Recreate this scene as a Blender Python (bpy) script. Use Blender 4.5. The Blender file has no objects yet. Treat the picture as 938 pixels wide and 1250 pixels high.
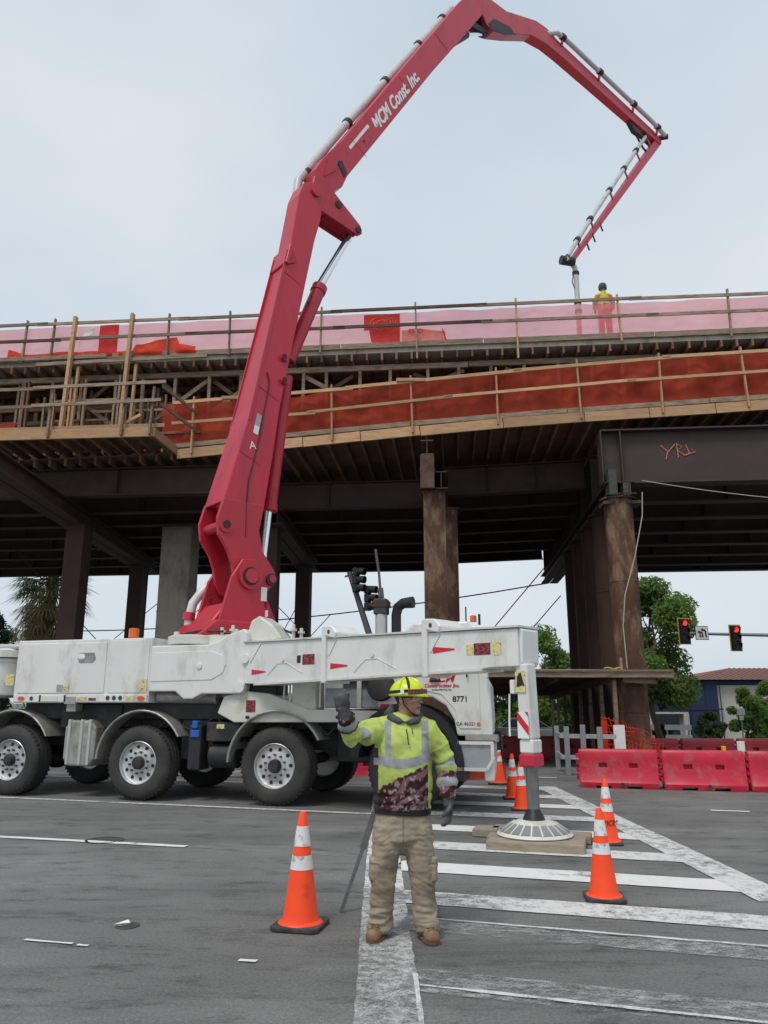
import bpy, bmesh, math, random
import numpy as np
from mathutils import Vector, Matrix, noise as mnoise
random.seed(7); np.random.seed(7)
R = math.radians
V = Vector
scene = bpy.context.scene
col = scene.collection

# ------------------------------------------------------------------ camera, sky, sun, exposure
cam_d = bpy.data.cameras.new('camera'); cam = bpy.data.objects.new('camera', cam_d); col.objects.link(cam)
cam_d.sensor_fit = 'VERTICAL'; cam_d.sensor_height = 24.0; cam_d.lens = 24.0 * 930 / 1250
cam_d.clip_start = 0.1; cam_d.clip_end = 5000
cam.location = (0, 0, 1.52); cam.rotation_euler = (R(90) + math.atan(233 / 930), 0, 0)
scene.camera = cam

SUN_EL, SUN_AZ = R(58), R(212)          # azimuth clockwise from +Y
world = bpy.data.worlds.new('World'); scene.world = world; world.use_nodes = True
nt = world.node_tree; nt.nodes.clear()
w_out = nt.nodes.new('ShaderNodeOutputWorld')
sky = nt.nodes.new('ShaderNodeTexSky'); sky.sky_type = 'NISHITA'; sky.sun_disc = False
sky.sun_elevation = SUN_EL; sky.sun_rotation = SUN_AZ; sky.dust_density = 3.0; sky.air_density = 1.0
bg1 = nt.nodes.new('ShaderNodeBackground'); bg1.inputs['Strength'].default_value = 0.12
nt.links.new(sky.outputs[0], bg1.inputs['Color'])
tc = nt.nodes.new('ShaderNodeTexCoord')
mp = nt.nodes.new('ShaderNodeMapping'); mp.inputs['Scale'].default_value = (1.2, 1.2, 2.6)
nz = nt.nodes.new('ShaderNodeTexNoise'); nz.inputs['Scale'].default_value = 1.3; nz.inputs['Detail'].default_value = 5; nz.inputs['Roughness'].default_value = 0.45
rmp = nt.nodes.new('ShaderNodeValToRGB')
rmp.color_ramp.elements[0].position = 0.3; rmp.color_ramp.elements[0].color = (0.515, 0.605, 0.695, 1)
rmp.color_ramp.elements[1].position = 0.7; rmp.color_ramp.elements[1].color = (0.71, 0.765, 0.81, 1)
nt.links.new(tc.outputs['Generated'], mp.inputs[0]); nt.links.new(mp.outputs[0], nz.inputs['Vector']); nt.links.new(nz.outputs[0], rmp.inputs[0])
bg2 = nt.nodes.new('ShaderNodeBackground'); bg2.inputs['Strength'].default_value = 1.0
nt.links.new(rmp.outputs[0], bg2.inputs['Color'])
mx = nt.nodes.new('ShaderNodeMixShader'); mx.inputs[0].default_value = 0.9
nt.links.new(bg1.outputs[0], mx.inputs[1]); nt.links.new(bg2.outputs[0], mx.inputs[2]); nt.links.new(mx.outputs[0], w_out.inputs[0])

sun_d = bpy.data.lights.new('sun', 'SUN'); sun_d.energy = 1.5; sun_d.angle = R(18); sun_d.color = (1, 0.965, 0.91)
sun = bpy.data.objects.new('sun', sun_d); col.objects.link(sun)
sdir = V((math.sin(SUN_AZ) * math.cos(SUN_EL), math.cos(SUN_AZ) * math.cos(SUN_EL), math.sin(SUN_EL)))
sun.rotation_euler = sdir.to_track_quat('Z', 'Y').to_euler(); sun.location = (0, 0, 60)
vs = scene.view_settings
vs.view_transform = 'Standard'; vs.look = 'None'; vs.gamma = 1; vs.exposure = 0.15; vs.use_curve_mapping = False
scene.cycles.max_bounces = 8; scene.cycles.transparent_max_bounces = 12

# ------------------------------------------------------------------ materials
M = {}
def _n(t, k, **kw):
    n = t.nodes.new(k)
    for a, b in kw.items():
        if a in n.inputs: n.inputs[a].default_value = b
        else: setattr(n, a, b)
    return n
def mat(name, c, rough=.6, metal=0., var=.18, scale=4., bump=.12, bscale=60., dirt=None, dscale=2., dth=.6, dsoft=.12, rnd=0., stretch=(1, 1, 1), spec=.4, coat=0., trans=0., wave=None, dist=0.0):
    """Principled with noise-varied colour, optional blotches of a second colour and fine relief"""
    m = bpy.data.materials.new(name); m.use_nodes = True; t = m.node_tree; L = t.links.new
    b = t.nodes['Principled BSDF']
    tc = _n(t, 'ShaderNodeTexCoord'); mp = _n(t, 'ShaderNodeMapping'); mp.inputs['Scale'].default_value = stretch
    L(tc.outputs['Object'], mp.inputs[0])
    oi = _n(t, 'ShaderNodeObjectInfo')
    vec = mp.outputs[0]
    if rnd:
        ad = _n(t, 'ShaderNodeVectorMath', operation='ADD'); sc_ = _n(t, 'ShaderNodeVectorMath', operation='SCALE'); sc_.inputs['Scale'].default_value = 37.
        cb = _n(t, 'ShaderNodeCombineXYZ'); L(oi.outputs['Random'], cb.inputs[0]); L(oi.outputs['Random'], cb.inputs[1])
        L(cb.outputs[0], sc_.inputs[0]); L(vec, ad.inputs[0]); L(sc_.outputs[0], ad.inputs[1]); vec = ad.outputs[0]
    n1 = _n(t, 'ShaderNodeTexNoise', Scale=scale, Detail=6., Roughness=.6, Distortion=dist); L(vec, n1.inputs['Vector'])
    mr = _n(t, 'ShaderNodeMapRange'); mr.inputs[1].default_value = .25; mr.inputs[2].default_value = .75
    mr.inputs[3].default_value = 1 - var; mr.inputs[4].default_value = 1 + var; L(n1.outputs[0], mr.inputs[0])
    val = mr.outputs[0]
    if rnd:
        m2 = _n(t, 'ShaderNodeMapRange'); m2.inputs[3].default_value = 1 - rnd; m2.inputs[4].default_value = 1 + rnd; L(oi.outputs['Random'], m2.inputs[0])
        mu = _n(t, 'ShaderNodeMath', operation='MULTIPLY'); L(val, mu.inputs[0]); L(m2.outputs[0], mu.inputs[1]); val = mu.outputs[0]
    base = _n(t, 'ShaderNodeVectorMath', operation='SCALE'); base.inputs[0].default_value = c[:3]; L(val, base.inputs['Scale'])
    out = base.outputs[0]
    if dirt:
        n2 = _n(t, 'ShaderNodeTexNoise', Scale=dscale, Detail=8., Roughness=.68); L(vec, n2.inputs['Vector'])
        rp = _n(t, 'ShaderNodeMapRange'); rp.inputs[1].default_value = dth - dsoft; rp.inputs[2].default_value = dth + dsoft; L(n2.outputs[0], rp.inputs[0])
        mixc = _n(t, 'ShaderNodeMix', data_type='RGBA'); L(rp.outputs[0], mixc.inputs[0]); L(out, mixc.inputs[6]); mixc.inputs[7].default_value = (*dirt, 1)
        out = mixc.outputs[2]
    L(out, b.inputs['Base Color'])
    b.inputs['Metallic'].default_value = metal; b.inputs['Specular IOR Level'].default_value = spec
    b.inputs['Coat Weight'].default_value = coat; b.inputs['Coat Roughness'].default_value = .25
    rr = _n(t, 'ShaderNodeMapRange'); rr.inputs[3].default_value = max(.03, rough - .12); rr.inputs[4].default_value = min(1, rough + .12); L(n1.outputs[0], rr.inputs[0])
    L(rr.outputs[0], b.inputs['Roughness'])
    if bump:
        n3 = _n(t, 'ShaderNodeTexNoise', Scale=bscale, Detail=4.); L(vec, n3.inputs['Vector'])
        bp = _n(t, 'ShaderNodeBump', Strength=bump, Distance=.02); L(n3.outputs[0], bp.inputs['Height']); L(bp.outputs[0], b.inputs['Normal'])
    M[name] = m
    return m
def foil(name, c, thru=.3, transl=.5, var=.15, scale=3., grid=0.):
    """thin sheet: part diffuse, part translucent, part see-through"""
    m = bpy.data.materials.new(name); m.use_nodes = True; t = m.node_tree; L = t.links.new; t.nodes.clear()
    o = _n(t, 'ShaderNodeOutputMaterial'); tc = _n(t, 'ShaderNodeTexCoord')
    n1 = _n(t, 'ShaderNodeTexNoise', Scale=scale, Detail=5.); L(tc.outputs['Object'], n1.inputs['Vector'])
    mr = _n(t, 'ShaderNodeMapRange'); mr.inputs[1].default_value = .25; mr.inputs[2].default_value = .75; mr.inputs[3].default_value = 1 - var; mr.inputs[4].default_value = 1 + var; L(n1.outputs[0], mr.inputs[0])
    sc = _n(t, 'ShaderNodeVectorMath', operation='SCALE'); sc.inputs[0].default_value = c; L(mr.outputs[0], sc.inputs['Scale'])
    d = _n(t, 'ShaderNodeBsdfDiffuse'); tr = _n(t, 'ShaderNodeBsdfTranslucent'); tp = _n(t, 'ShaderNodeBsdfTransparent')
    L(sc.outputs[0], d.inputs['Color']); L(sc.outputs[0], tr.inputs['Color']); tp.inputs['Color'].default_value = (min(1, c[0] * 1.08), .25 + .75 * c[1], .25 + .75 * c[2], 1)
    m1 = _n(t, 'ShaderNodeMixShader'); m1.inputs[0].default_value = transl; L(d.outputs[0], m1.inputs[1]); L(tr.outputs[0], m1.inputs[2])
    m2 = _n(t, 'ShaderNodeMixShader'); m2.inputs[0].default_value = thru; L(m1.outputs[0], m2.inputs[1]); L(tp.outputs[0], m2.inputs[2])
    L(m2.outputs[0], o.inputs[0]); M[name] = m
def paintmark(name, c, cover=.6, soft=.1, streak=(1., 1., 1.), scale=5.):
    """worn road paint: chips of it are gone and the road shows"""
    m = bpy.data.materials.new(name); m.use_nodes = True; t = m.node_tree; L = t.links.new
    b = t.nodes['Principled BSDF']; o = t.nodes['Material Output']
    tc = _n(t, 'ShaderNodeTexCoord'); mp = _n(t, 'ShaderNodeMapping'); mp.inputs['Scale'].default_value = streak; mp.inputs['Rotation'].default_value = (0, 0, R(16)); L(tc.outputs['Object'], mp.inputs[0])
    n0 = _n(t, 'ShaderNodeTexNoise', Scale=1.1, Detail=3.); L(mp.outputs[0], n0.inputs['Vector'])
    n1 = _n(t, 'ShaderNodeTexNoise', Scale=scale, Detail=10., Roughness=.8); L(mp.outputs[0], n1.inputs['Vector'])
    n2 = _n(t, 'ShaderNodeTexNoise', Scale=90., Detail=3.); L(tc.outputs['Object'], n2.inputs['Vector'])
    a = _n(t, 'ShaderNodeMath', operation='MULTIPLY_ADD'); L(n2.outputs[0], a.inputs[0]); a.inputs[1].default_value = .35; L(n1.outputs[0], a.inputs[2])
    a2 = _n(t, 'ShaderNodeMath', operation='MULTIPLY_ADD'); L(n0.outputs[0], a2.inputs[0]); a2.inputs[1].default_value = .5; L(a.outputs[0], a2.inputs[2])
    rp = _n(t, 'ShaderNodeMapRange'); k = .925 + (.5 - cover) * .5; rp.inputs[1].default_value = k - soft; rp.inputs[2].default_value = k + soft; L(a2.outputs[0], rp.inputs[0])
    mr = _n(t, 'ShaderNodeMapRange'); mr.inputs[3].default_value = .72; mr.inputs[4].default_value = 1.1; L(n1.outputs[0], mr.inputs[0])
    sc = _n(t, 'ShaderNodeVectorMath', operation='SCALE'); sc.inputs[0].default_value = c; L(mr.outputs[0], sc.inputs['Scale'])
    L(sc.outputs[0], b.inputs['Base Color']); b.inputs['Roughness'].default_value = .75
    tp = _n(t, 'ShaderNodeBsdfTransparent'); ms = _n(t, 'ShaderNodeMixShader'); L(rp.outputs[0], ms.inputs[0]); L(tp.outputs[0], ms.inputs[1]); L(b.outputs[0], ms.inputs[2]); L(ms.outputs[0], o.inputs[0])
    M[name] = m
def vcol(name, rough=.8, bump=.25, bscale=120., spec=.25, var=.12):
    """cloth, skin: colours come from the mesh's own colour attribute"""
    m = bpy.data.materials.new(name); m.use_nodes = True; t = m.node_tree; L = t.links.new
    b = t.nodes['Principled BSDF']; a = _n(t, 'ShaderNodeAttribute', attribute_name='Col')
    tc = _n(t, 'ShaderNodeTexCoord'); n = _n(t, 'ShaderNodeTexNoise', Scale=22., Detail=6.); L(tc.outputs['Object'], n.inputs['Vector'])
    mr = _n(t, 'ShaderNodeMapRange'); mr.inputs[3].default_value = 1 - var; mr.inputs[4].default_value = 1 + var; L(n.outputs[0], mr.inputs[0])
    sc = _n(t, 'ShaderNodeVectorMath', operation='SCALE'); L(a.outputs['Color'], sc.inputs[0]); L(mr.outputs[0], sc.inputs['Scale']); L(sc.outputs[0], b.inputs['Base Color'])
    b.inputs['Roughness'].default_value = rough; b.inputs['Specular IOR Level'].default_value = spec
    n3 = _n(t, 'ShaderNodeTexNoise', Scale=bscale, Detail=3.); L(tc.outputs['Object'], n3.inputs['Vector'])
    bp = _n(t, 'ShaderNodeBump', Strength=bump, Distance=.004); L(n3.outputs[0], bp.inputs['Height']); L(bp.outputs[0], b.inputs['Normal'])
    M[name] = m

mat('boom_red', (.53, .024, .050), .38, var=.16, scale=1.6, bump=.05, bscale=30, dirt=(.34, .03, .05), dscale=1.6, dth=.60, dsoft=.08, spec=.5, stretch=(1, 1, .35))
mat('boom_red_worn', (.49, .022, .044), .42, var=.12, scale=1.5, bump=.05, dirt=(.05, .025, .025), dscale=2.2, dth=.66, dsoft=.04, spec=.5)
mat('grease', (.035, .025, .025), .5, var=.4, scale=9, bump=.3)
mat('white_paint', (.735, .735, .705), .34, var=.06, scale=1.3, bump=.03, dirt=(.50, .475, .41), dscale=2.2, dth=.62, dsoft=.10, spec=.5, stretch=(1, 1, .45))
mat('cream_paint', (.66, .65, .58), .4, var=.08, scale=2.0, bump=.05, dirt=(.40, .37, .30), dscale=2.5, dth=.62, spec=.45)
mat('grey_paint', (.36, .38, .39), .45, var=.1, scale=2, bump=.04, dirt=(.2, .19, .18), dscale=3, dth=.62)
mat('dark_chassis', (.022, .023, .026), .55, var=.4, scale=4, bump=.15, dirt=(.07, .06, .05), dscale=3, dth=.6)
mat('black_plastic', (.018, .018, .02), .4, var=.2, scale=5, bump=.05)
mat('rubber', (.026, .025, .025), .78, var=.2, scale=3, bump=.15, bscale=45, dirt=(.07, .066, .06), dscale=2.2, dth=.55, dsoft=.2)
mat('alu_rim', (.66, .66, .65), .42, metal=.65, var=.08, scale=4, bump=.05, dirt=(.30, .28, .26), dscale=5, dth=.62)
mat('alu_guard', (.45, .44, .41), .5, metal=.5, var=.15, scale=3, bump=.08, dirt=(.2, .18, .15), dscale=3, dth=.55)
mat('steel_pipe', (.52, .53, .52), .4, metal=.35, var=.08, scale=3, bump=.03)
mat('pipe_grey', (.56, .57, .56), .4, var=.1, scale=3, bump=.03, dirt=(.36, .35, .33), dscale=3, dth=.6)
mat('chrome', (.85, .86, .88), .12, metal=.9, var=.03, bump=0)
mat('dark_glass', (.015, .02, .025), .08, var=.1, bump=0, spec=.7)
mat('blue_plastic', (.02, .12, .42), .4, var=.1, bump=.03)
mat('amber', (.75, .14, .02), .25, var=.1, bump=0)
mat('orange_lens', (.75, .10, .03), .25, var=.1, bump=0)
mat('decal_red', (.62, .02, .04), .45, var=.08, bump=0)
mat('decal_yellow', (.70, .60, .28), .5, var=.15, scale=30, bump=0, dirt=(.15, .13, .08), dscale=26, dth=.58, dsoft=.03)
mat('decal_warn', (.40, .05, .06), .5, var=.2, scale=30, bump=0, dirt=(.02, .015, .015), dscale=22, dth=.5, dsoft=.03, stretch=(1, 1, 3))
mat('decal_black', (.02, .02, .02), .5, var=.1, bump=0)
mat('decal_white', (.8, .8, .78), .45, var=.05, bump=0)
mat('timber_fresh', (.50, .30, .16), .75, var=.22, scale=3, bump=.25, bscale=25, rnd=.22, dirt=(.30, .19, .10), dscale=2.5, dth=.62, stretch=(1, 6, 6))
mat('timber_old', (.29, .215, .15), .85, var=.3, scale=3, bump=.35, bscale=25, rnd=.3, dirt=(.12, .095, .075), dscale=2.5, dth=.58, stretch=(1, 6, 6))
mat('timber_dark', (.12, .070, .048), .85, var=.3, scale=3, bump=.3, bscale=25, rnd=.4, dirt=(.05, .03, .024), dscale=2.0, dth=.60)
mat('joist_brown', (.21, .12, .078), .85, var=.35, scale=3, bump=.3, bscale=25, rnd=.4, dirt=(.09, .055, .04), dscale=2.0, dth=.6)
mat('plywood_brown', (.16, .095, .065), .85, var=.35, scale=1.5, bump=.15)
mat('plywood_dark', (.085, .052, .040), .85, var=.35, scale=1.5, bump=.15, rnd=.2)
mat('mat_timber', (.36, .30, .22), .85, var=.2, scale=4, bump=.4, bscale=30, rnd=.15, dirt=(.2, .165, .12), dscale=4, dth=.55, stretch=(1, 5, 5))
mat('rust_shaded', (.05, .026, .019), .8, var=.5, scale=1.6, bump=.3, bscale=18, stretch=(1, 1, .4))  # shaded copy of the pile rust: shade under the overpass put into the colour
mat('rust_pile', (.090, .044, .027), .8, var=.6, scale=2.4, bump=.6, bscale=16, dirt=(.235, .15, .085), dscale=2.2, dth=.57, dsoft=.07, stretch=(1, 1, .45))
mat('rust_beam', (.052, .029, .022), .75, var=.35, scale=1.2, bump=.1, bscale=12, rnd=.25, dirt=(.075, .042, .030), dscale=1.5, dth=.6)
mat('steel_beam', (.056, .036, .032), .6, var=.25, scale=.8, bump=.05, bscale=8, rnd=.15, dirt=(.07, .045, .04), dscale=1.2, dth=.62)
mat('concrete', (.46, .42, .34), .85, var=.18, scale=1.5, bump=.2, bscale=30, dirt=(.15, .14, .12), dscale=1.5, dth=.58, stretch=(1, 1, .4))
mat('kerb', (.40, .385, .35), .85, var=.18, scale=3, bump=.2, bscale=40, dirt=(.22, .21, .19), dscale=2, dth=.6)
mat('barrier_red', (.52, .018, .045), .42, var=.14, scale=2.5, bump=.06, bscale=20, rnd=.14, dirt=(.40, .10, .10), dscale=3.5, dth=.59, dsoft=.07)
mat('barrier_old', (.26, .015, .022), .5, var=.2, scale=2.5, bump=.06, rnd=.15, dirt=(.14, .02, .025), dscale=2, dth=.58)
mat('barrier_orange', (.72, .27, .02), .5, var=.15, scale=2.5, bump=.06)
mat('cone_orange', (1.0, .078, .016), .45, var=.08, scale=5, bump=.05, rnd=.06, dirt=(.55, .06, .02), dscale=6, dth=.68)
mat('cone_base', (.045, .045, .046), .8, var=.25, scale=8, bump=.2, dirt=(.11, .105, .1), dscale=6, dth=.6)
mat('reflect_white', (.74, .74, .73), .35, var=.08, scale=10, bump=.1, bscale=200, dirt=(.36, .33, .31), dscale=11, dth=.58, dsoft=.05)
mat('blue_wall', (.012, .024, .070), .7, var=.1, bump=.05)
mat('stucco', (.42, .40, .36), .9, var=.08, scale=1, bump=.1)
mat('stucco_tan', (.40, .35, .28), .9, var=.1, scale=1, bump=.1)
mat('roof_tile', (.19, .095, .07), .85, var=.3, scale=6, bump=.3, bscale=10)
mat('bark', (.11, .085, .065), .9, var=.3, scale=5, bump=.6, bscale=14, stretch=(1, 1, .3))
for nm, c in (('leaf_plane', (.125, .20, .05)), ('leaf_bright', (.12, .19, .045)), ('leaf_shrub', (.085, .13, .045)), ('leaf_dark', (.022, .045, .028)), ('frond_green', (.12, .16, .055)), ('frond_dead', (.27, .21, .125))):
    m = mat(nm, c, .6, var=.5, scale=.9, bump=0, spec=.3)
    t = m.node_tree; b = t.nodes['Principled BSDF']; tl = _n(t, 'ShaderNodeBsdfTranslucent'); tl.inputs[0].default_value = (c[0] * 1.6, c[1] * 1.7, c[2] * 1.1, 1); ms = _n(t, 'ShaderNodeMixShader'); ms.inputs[0].default_value = .38
    t.links.new(b.outputs[0], ms.inputs[1]); t.links.new(tl.outputs[0], ms.inputs[2]); t.links.new(ms.outputs[0], t.nodes['Material Output'].inputs[0])
mat('sign_white', (.78, .78, .78), .4, var=.04, bump=0)
mat('signal_black', (.02, .02, .02), .5, var=.2, bump=.05)
mat('signal_yellow', (.75, .42, .02), .5, var=.08, bump=0)
mat('signal_grey', (.09, .09, .095), .6, var=.2, bump=.05)
mat('mast_grey', (.30, .31, .31), .5, metal=.4, var=.1, bump=.05)
mat('wire_dark', (.03, .03, .03), .6, var=.1, bump=0)
mat('wire_pale', (.42, .38, .33), .6, var=.1, bump=0)
mat('car_paint', (.11, .085, .085), .25, metal=.3, var=.05, bump=0, coat=.6)
mat('spray_paint', (.55, .20, .13), .8, var=.2, scale=20, bump=0)
mat('rope_yellow', (.55, .42, .10), .8, var=.2, bump=.1)
mat('leather', (.23, .12, .06), .6, var=.25, scale=14, bump=.3, bscale=80, dirt=(.33, .22, .13), dscale=9, dth=.58)
mat('sole', (.13, .085, .05), .85, var=.2, bump=.2)
mat('helmet_lime', (.62, .74, .02), .3, var=.05, bump=.02, dirt=(.42, .5, .03), dscale=8, dth=.66, spec=.5)
mat('glove', (.055, .055, .055), .75, var=.35, scale=14, bump=.3, bscale=120, dirt=(.15, .15, .15), dscale=9, dth=.55)
mat('goggle_red', (.13, .02, .015), .15, var=.1, bump=0, spec=.7)
mat('lens_clear', (.35, .36, .36), .1, var=.05, bump=0, spec=.7)
mat('belt', (.012, .012, .016), .6, var=.1, bump=.1)
mat('tripod_grey', (.22, .22, .225), .38, var=.2, scale=8, bump=.1, metal=.6)
mat('iron', (.06, .058, .055), .7, var=.3, scale=8, bump=.3)
mat('sheet_white', (.74, .73, .70), .6, var=.1, bump=.1)
foil('pink_sheet', (.93, .50, .53), .40, .50, .14, .9)
foil('red_sheet', (.72, .10, .07), .28, .5, .2, 1.5)
foil('print_red', (.72, .07, .06), .12, .45, .15, 4.)
foil('print_pale', (.85, .35, .27), .15, .5, .15, 4.)
foil('mesh_red', (.62, .10, .058), .28, .35, .40, 1.1)
foil('mesh_orange', (.80, .09, .035), .25, .4, .2, 2.)
paintmark('paint_good', (.76, .76, .74), .84, .06)
paintmark('paint_mid', (.68, .68, .66), .68, .11, (1, 1, 1), 8.)
paintmark('paint_worn', (.54, .54, .53), .33, .16, (.75, 1.2, 1.), 9.)
paintmark('paint_faint', (.44, .44, .43), .24, .18, (.75, 1.2, 1.), 9.)
paintmark('paint_border', (.62, .62, .60), .50, .16, (1, 1, 1), 12.)
vcol('cloth'); vcol('skin', .5, .1, 200., .35, .06)

# road: worn asphalt with wheel tracks, patches, hairline cracks and spots
def asphalt():
    m = bpy.data.materials.new('asphalt'); m.use_nodes = True; t = m.node_tree; L = t.links.new; b = t.nodes['Principled BSDF']
    tc = _n(t, 'ShaderNodeTexCoord')
    mp = _n(t, 'ShaderNodeMapping'); mp.inputs['Rotation'].default_value = (0, 0, R(16)); mp.inputs['Scale'].default_value = (.12, 1.0, 1)
    L(tc.outputs['Object'], mp.inputs[0])
    tr = _n(t, 'ShaderNodeTexNoise', Scale=.9, Detail=5., Roughness=.55); L(mp.outputs[0], tr.inputs['Vector'])
    pa = _n(t, 'ShaderNodeTexNoise', Scale=.45, Detail=6., Roughness=.62); L(tc.outputs['Object'], pa.inputs['Vector'])
    sp = _n(t, 'ShaderNodeTexNoise', Scale=140., Detail=3., Roughness=.7); L(tc.outputs['Object'], sp.inputs['Vector'])
    st = _n(t, 'ShaderNodeTexNoise', Scale=2.6, Detail=9., Roughness=.72); L(mp.outputs[0], st.inputs['Vector'])
    def rng(x, lo, hi, a, bb):
        r = _n(t, 'ShaderNodeMapRange'); r.inputs[1].default_value = lo; r.inputs[2].default_value = hi; r.inputs[3].default_value = a; r.inputs[4].default_value = bb; L(x, r.inputs[0]); return r.outputs[0]
    def mul(x, y):
        q = _n(t, 'ShaderNodeMath', operation='MULTIPLY'); L(x, q.inputs[0]); L(y, q.inputs[1]); return q.outputs[0]
    v = mul(rng(tr.outputs[0], .3, .7, .80, 1.22), rng(pa.outputs[0], .3, .7, .76, 1.20))
    v = mul(v, rng(sp.outputs[0], .3, .72, .62, 1.45))
    v = mul(v, rng(st.outputs[0], .52, .70, 1.0, .66))          # dark oily streaks along the lanes
    gr = _n(t, 'ShaderNodeTexNoise', Scale=46., Detail=4., Roughness=.7); L(tc.outputs['Object'], gr.inputs['Vector'])
    v = mul(v, rng(gr.outputs[0], .3, .7, .72, 1.28))
    mp2 = _n(t, 'ShaderNodeMapping'); mp2.inputs['Rotation'].default_value = (0, 0, R(16)); mp2.inputs['Scale'].default_value = (.35, 1.0, 1); L(tc.outputs['Object'], mp2.inputs[0])
    bl = _n(t, 'ShaderNodeTexNoise', Scale=4.5, Detail=8., Roughness=.75); L(mp2.outputs[0], bl.inputs['Vector'])
    v = mul(v, rng(bl.outputs[0], .52, .64, 1.0, .56)); v = mul(v, rng(bl.outputs[0], .30, .42, 1.16, 1.0))
    vo2 = _n(t, 'ShaderNodeTexVoronoi', Scale=1.6); L(tc.outputs['Object'], vo2.inputs['Vector'])
    v = mul(v, rng(vo2.outputs[0], .02, .07, .72, 1.0))
    sc = _n(t, 'ShaderNodeVectorMath', operation='SCALE'); sc.inputs[0].default_value = (.172, .169, .163); L(v, sc.inputs['Scale']); L(sc.outputs[0], b.inputs['Base Color'])
    b.inputs['Roughness'].default_value = .82; b.inputs['Specular IOR Level'].default_value = .3
    bp = _n(t, 'ShaderNodeBump', Strength=.5, Distance=.01); L(sp.outputs[0], bp.inputs['Height']); L(bp.outputs[0], b.inputs['Normal'])
    M['asphalt'] = m
asphalt()
mat('tar_patch', (.075, .074, .073), .8, var=.25, scale=1.2, bump=.4, bscale=140, dirt=(.14, .139, .137), dscale=2, dth=.55, dsoft=.15)

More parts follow.
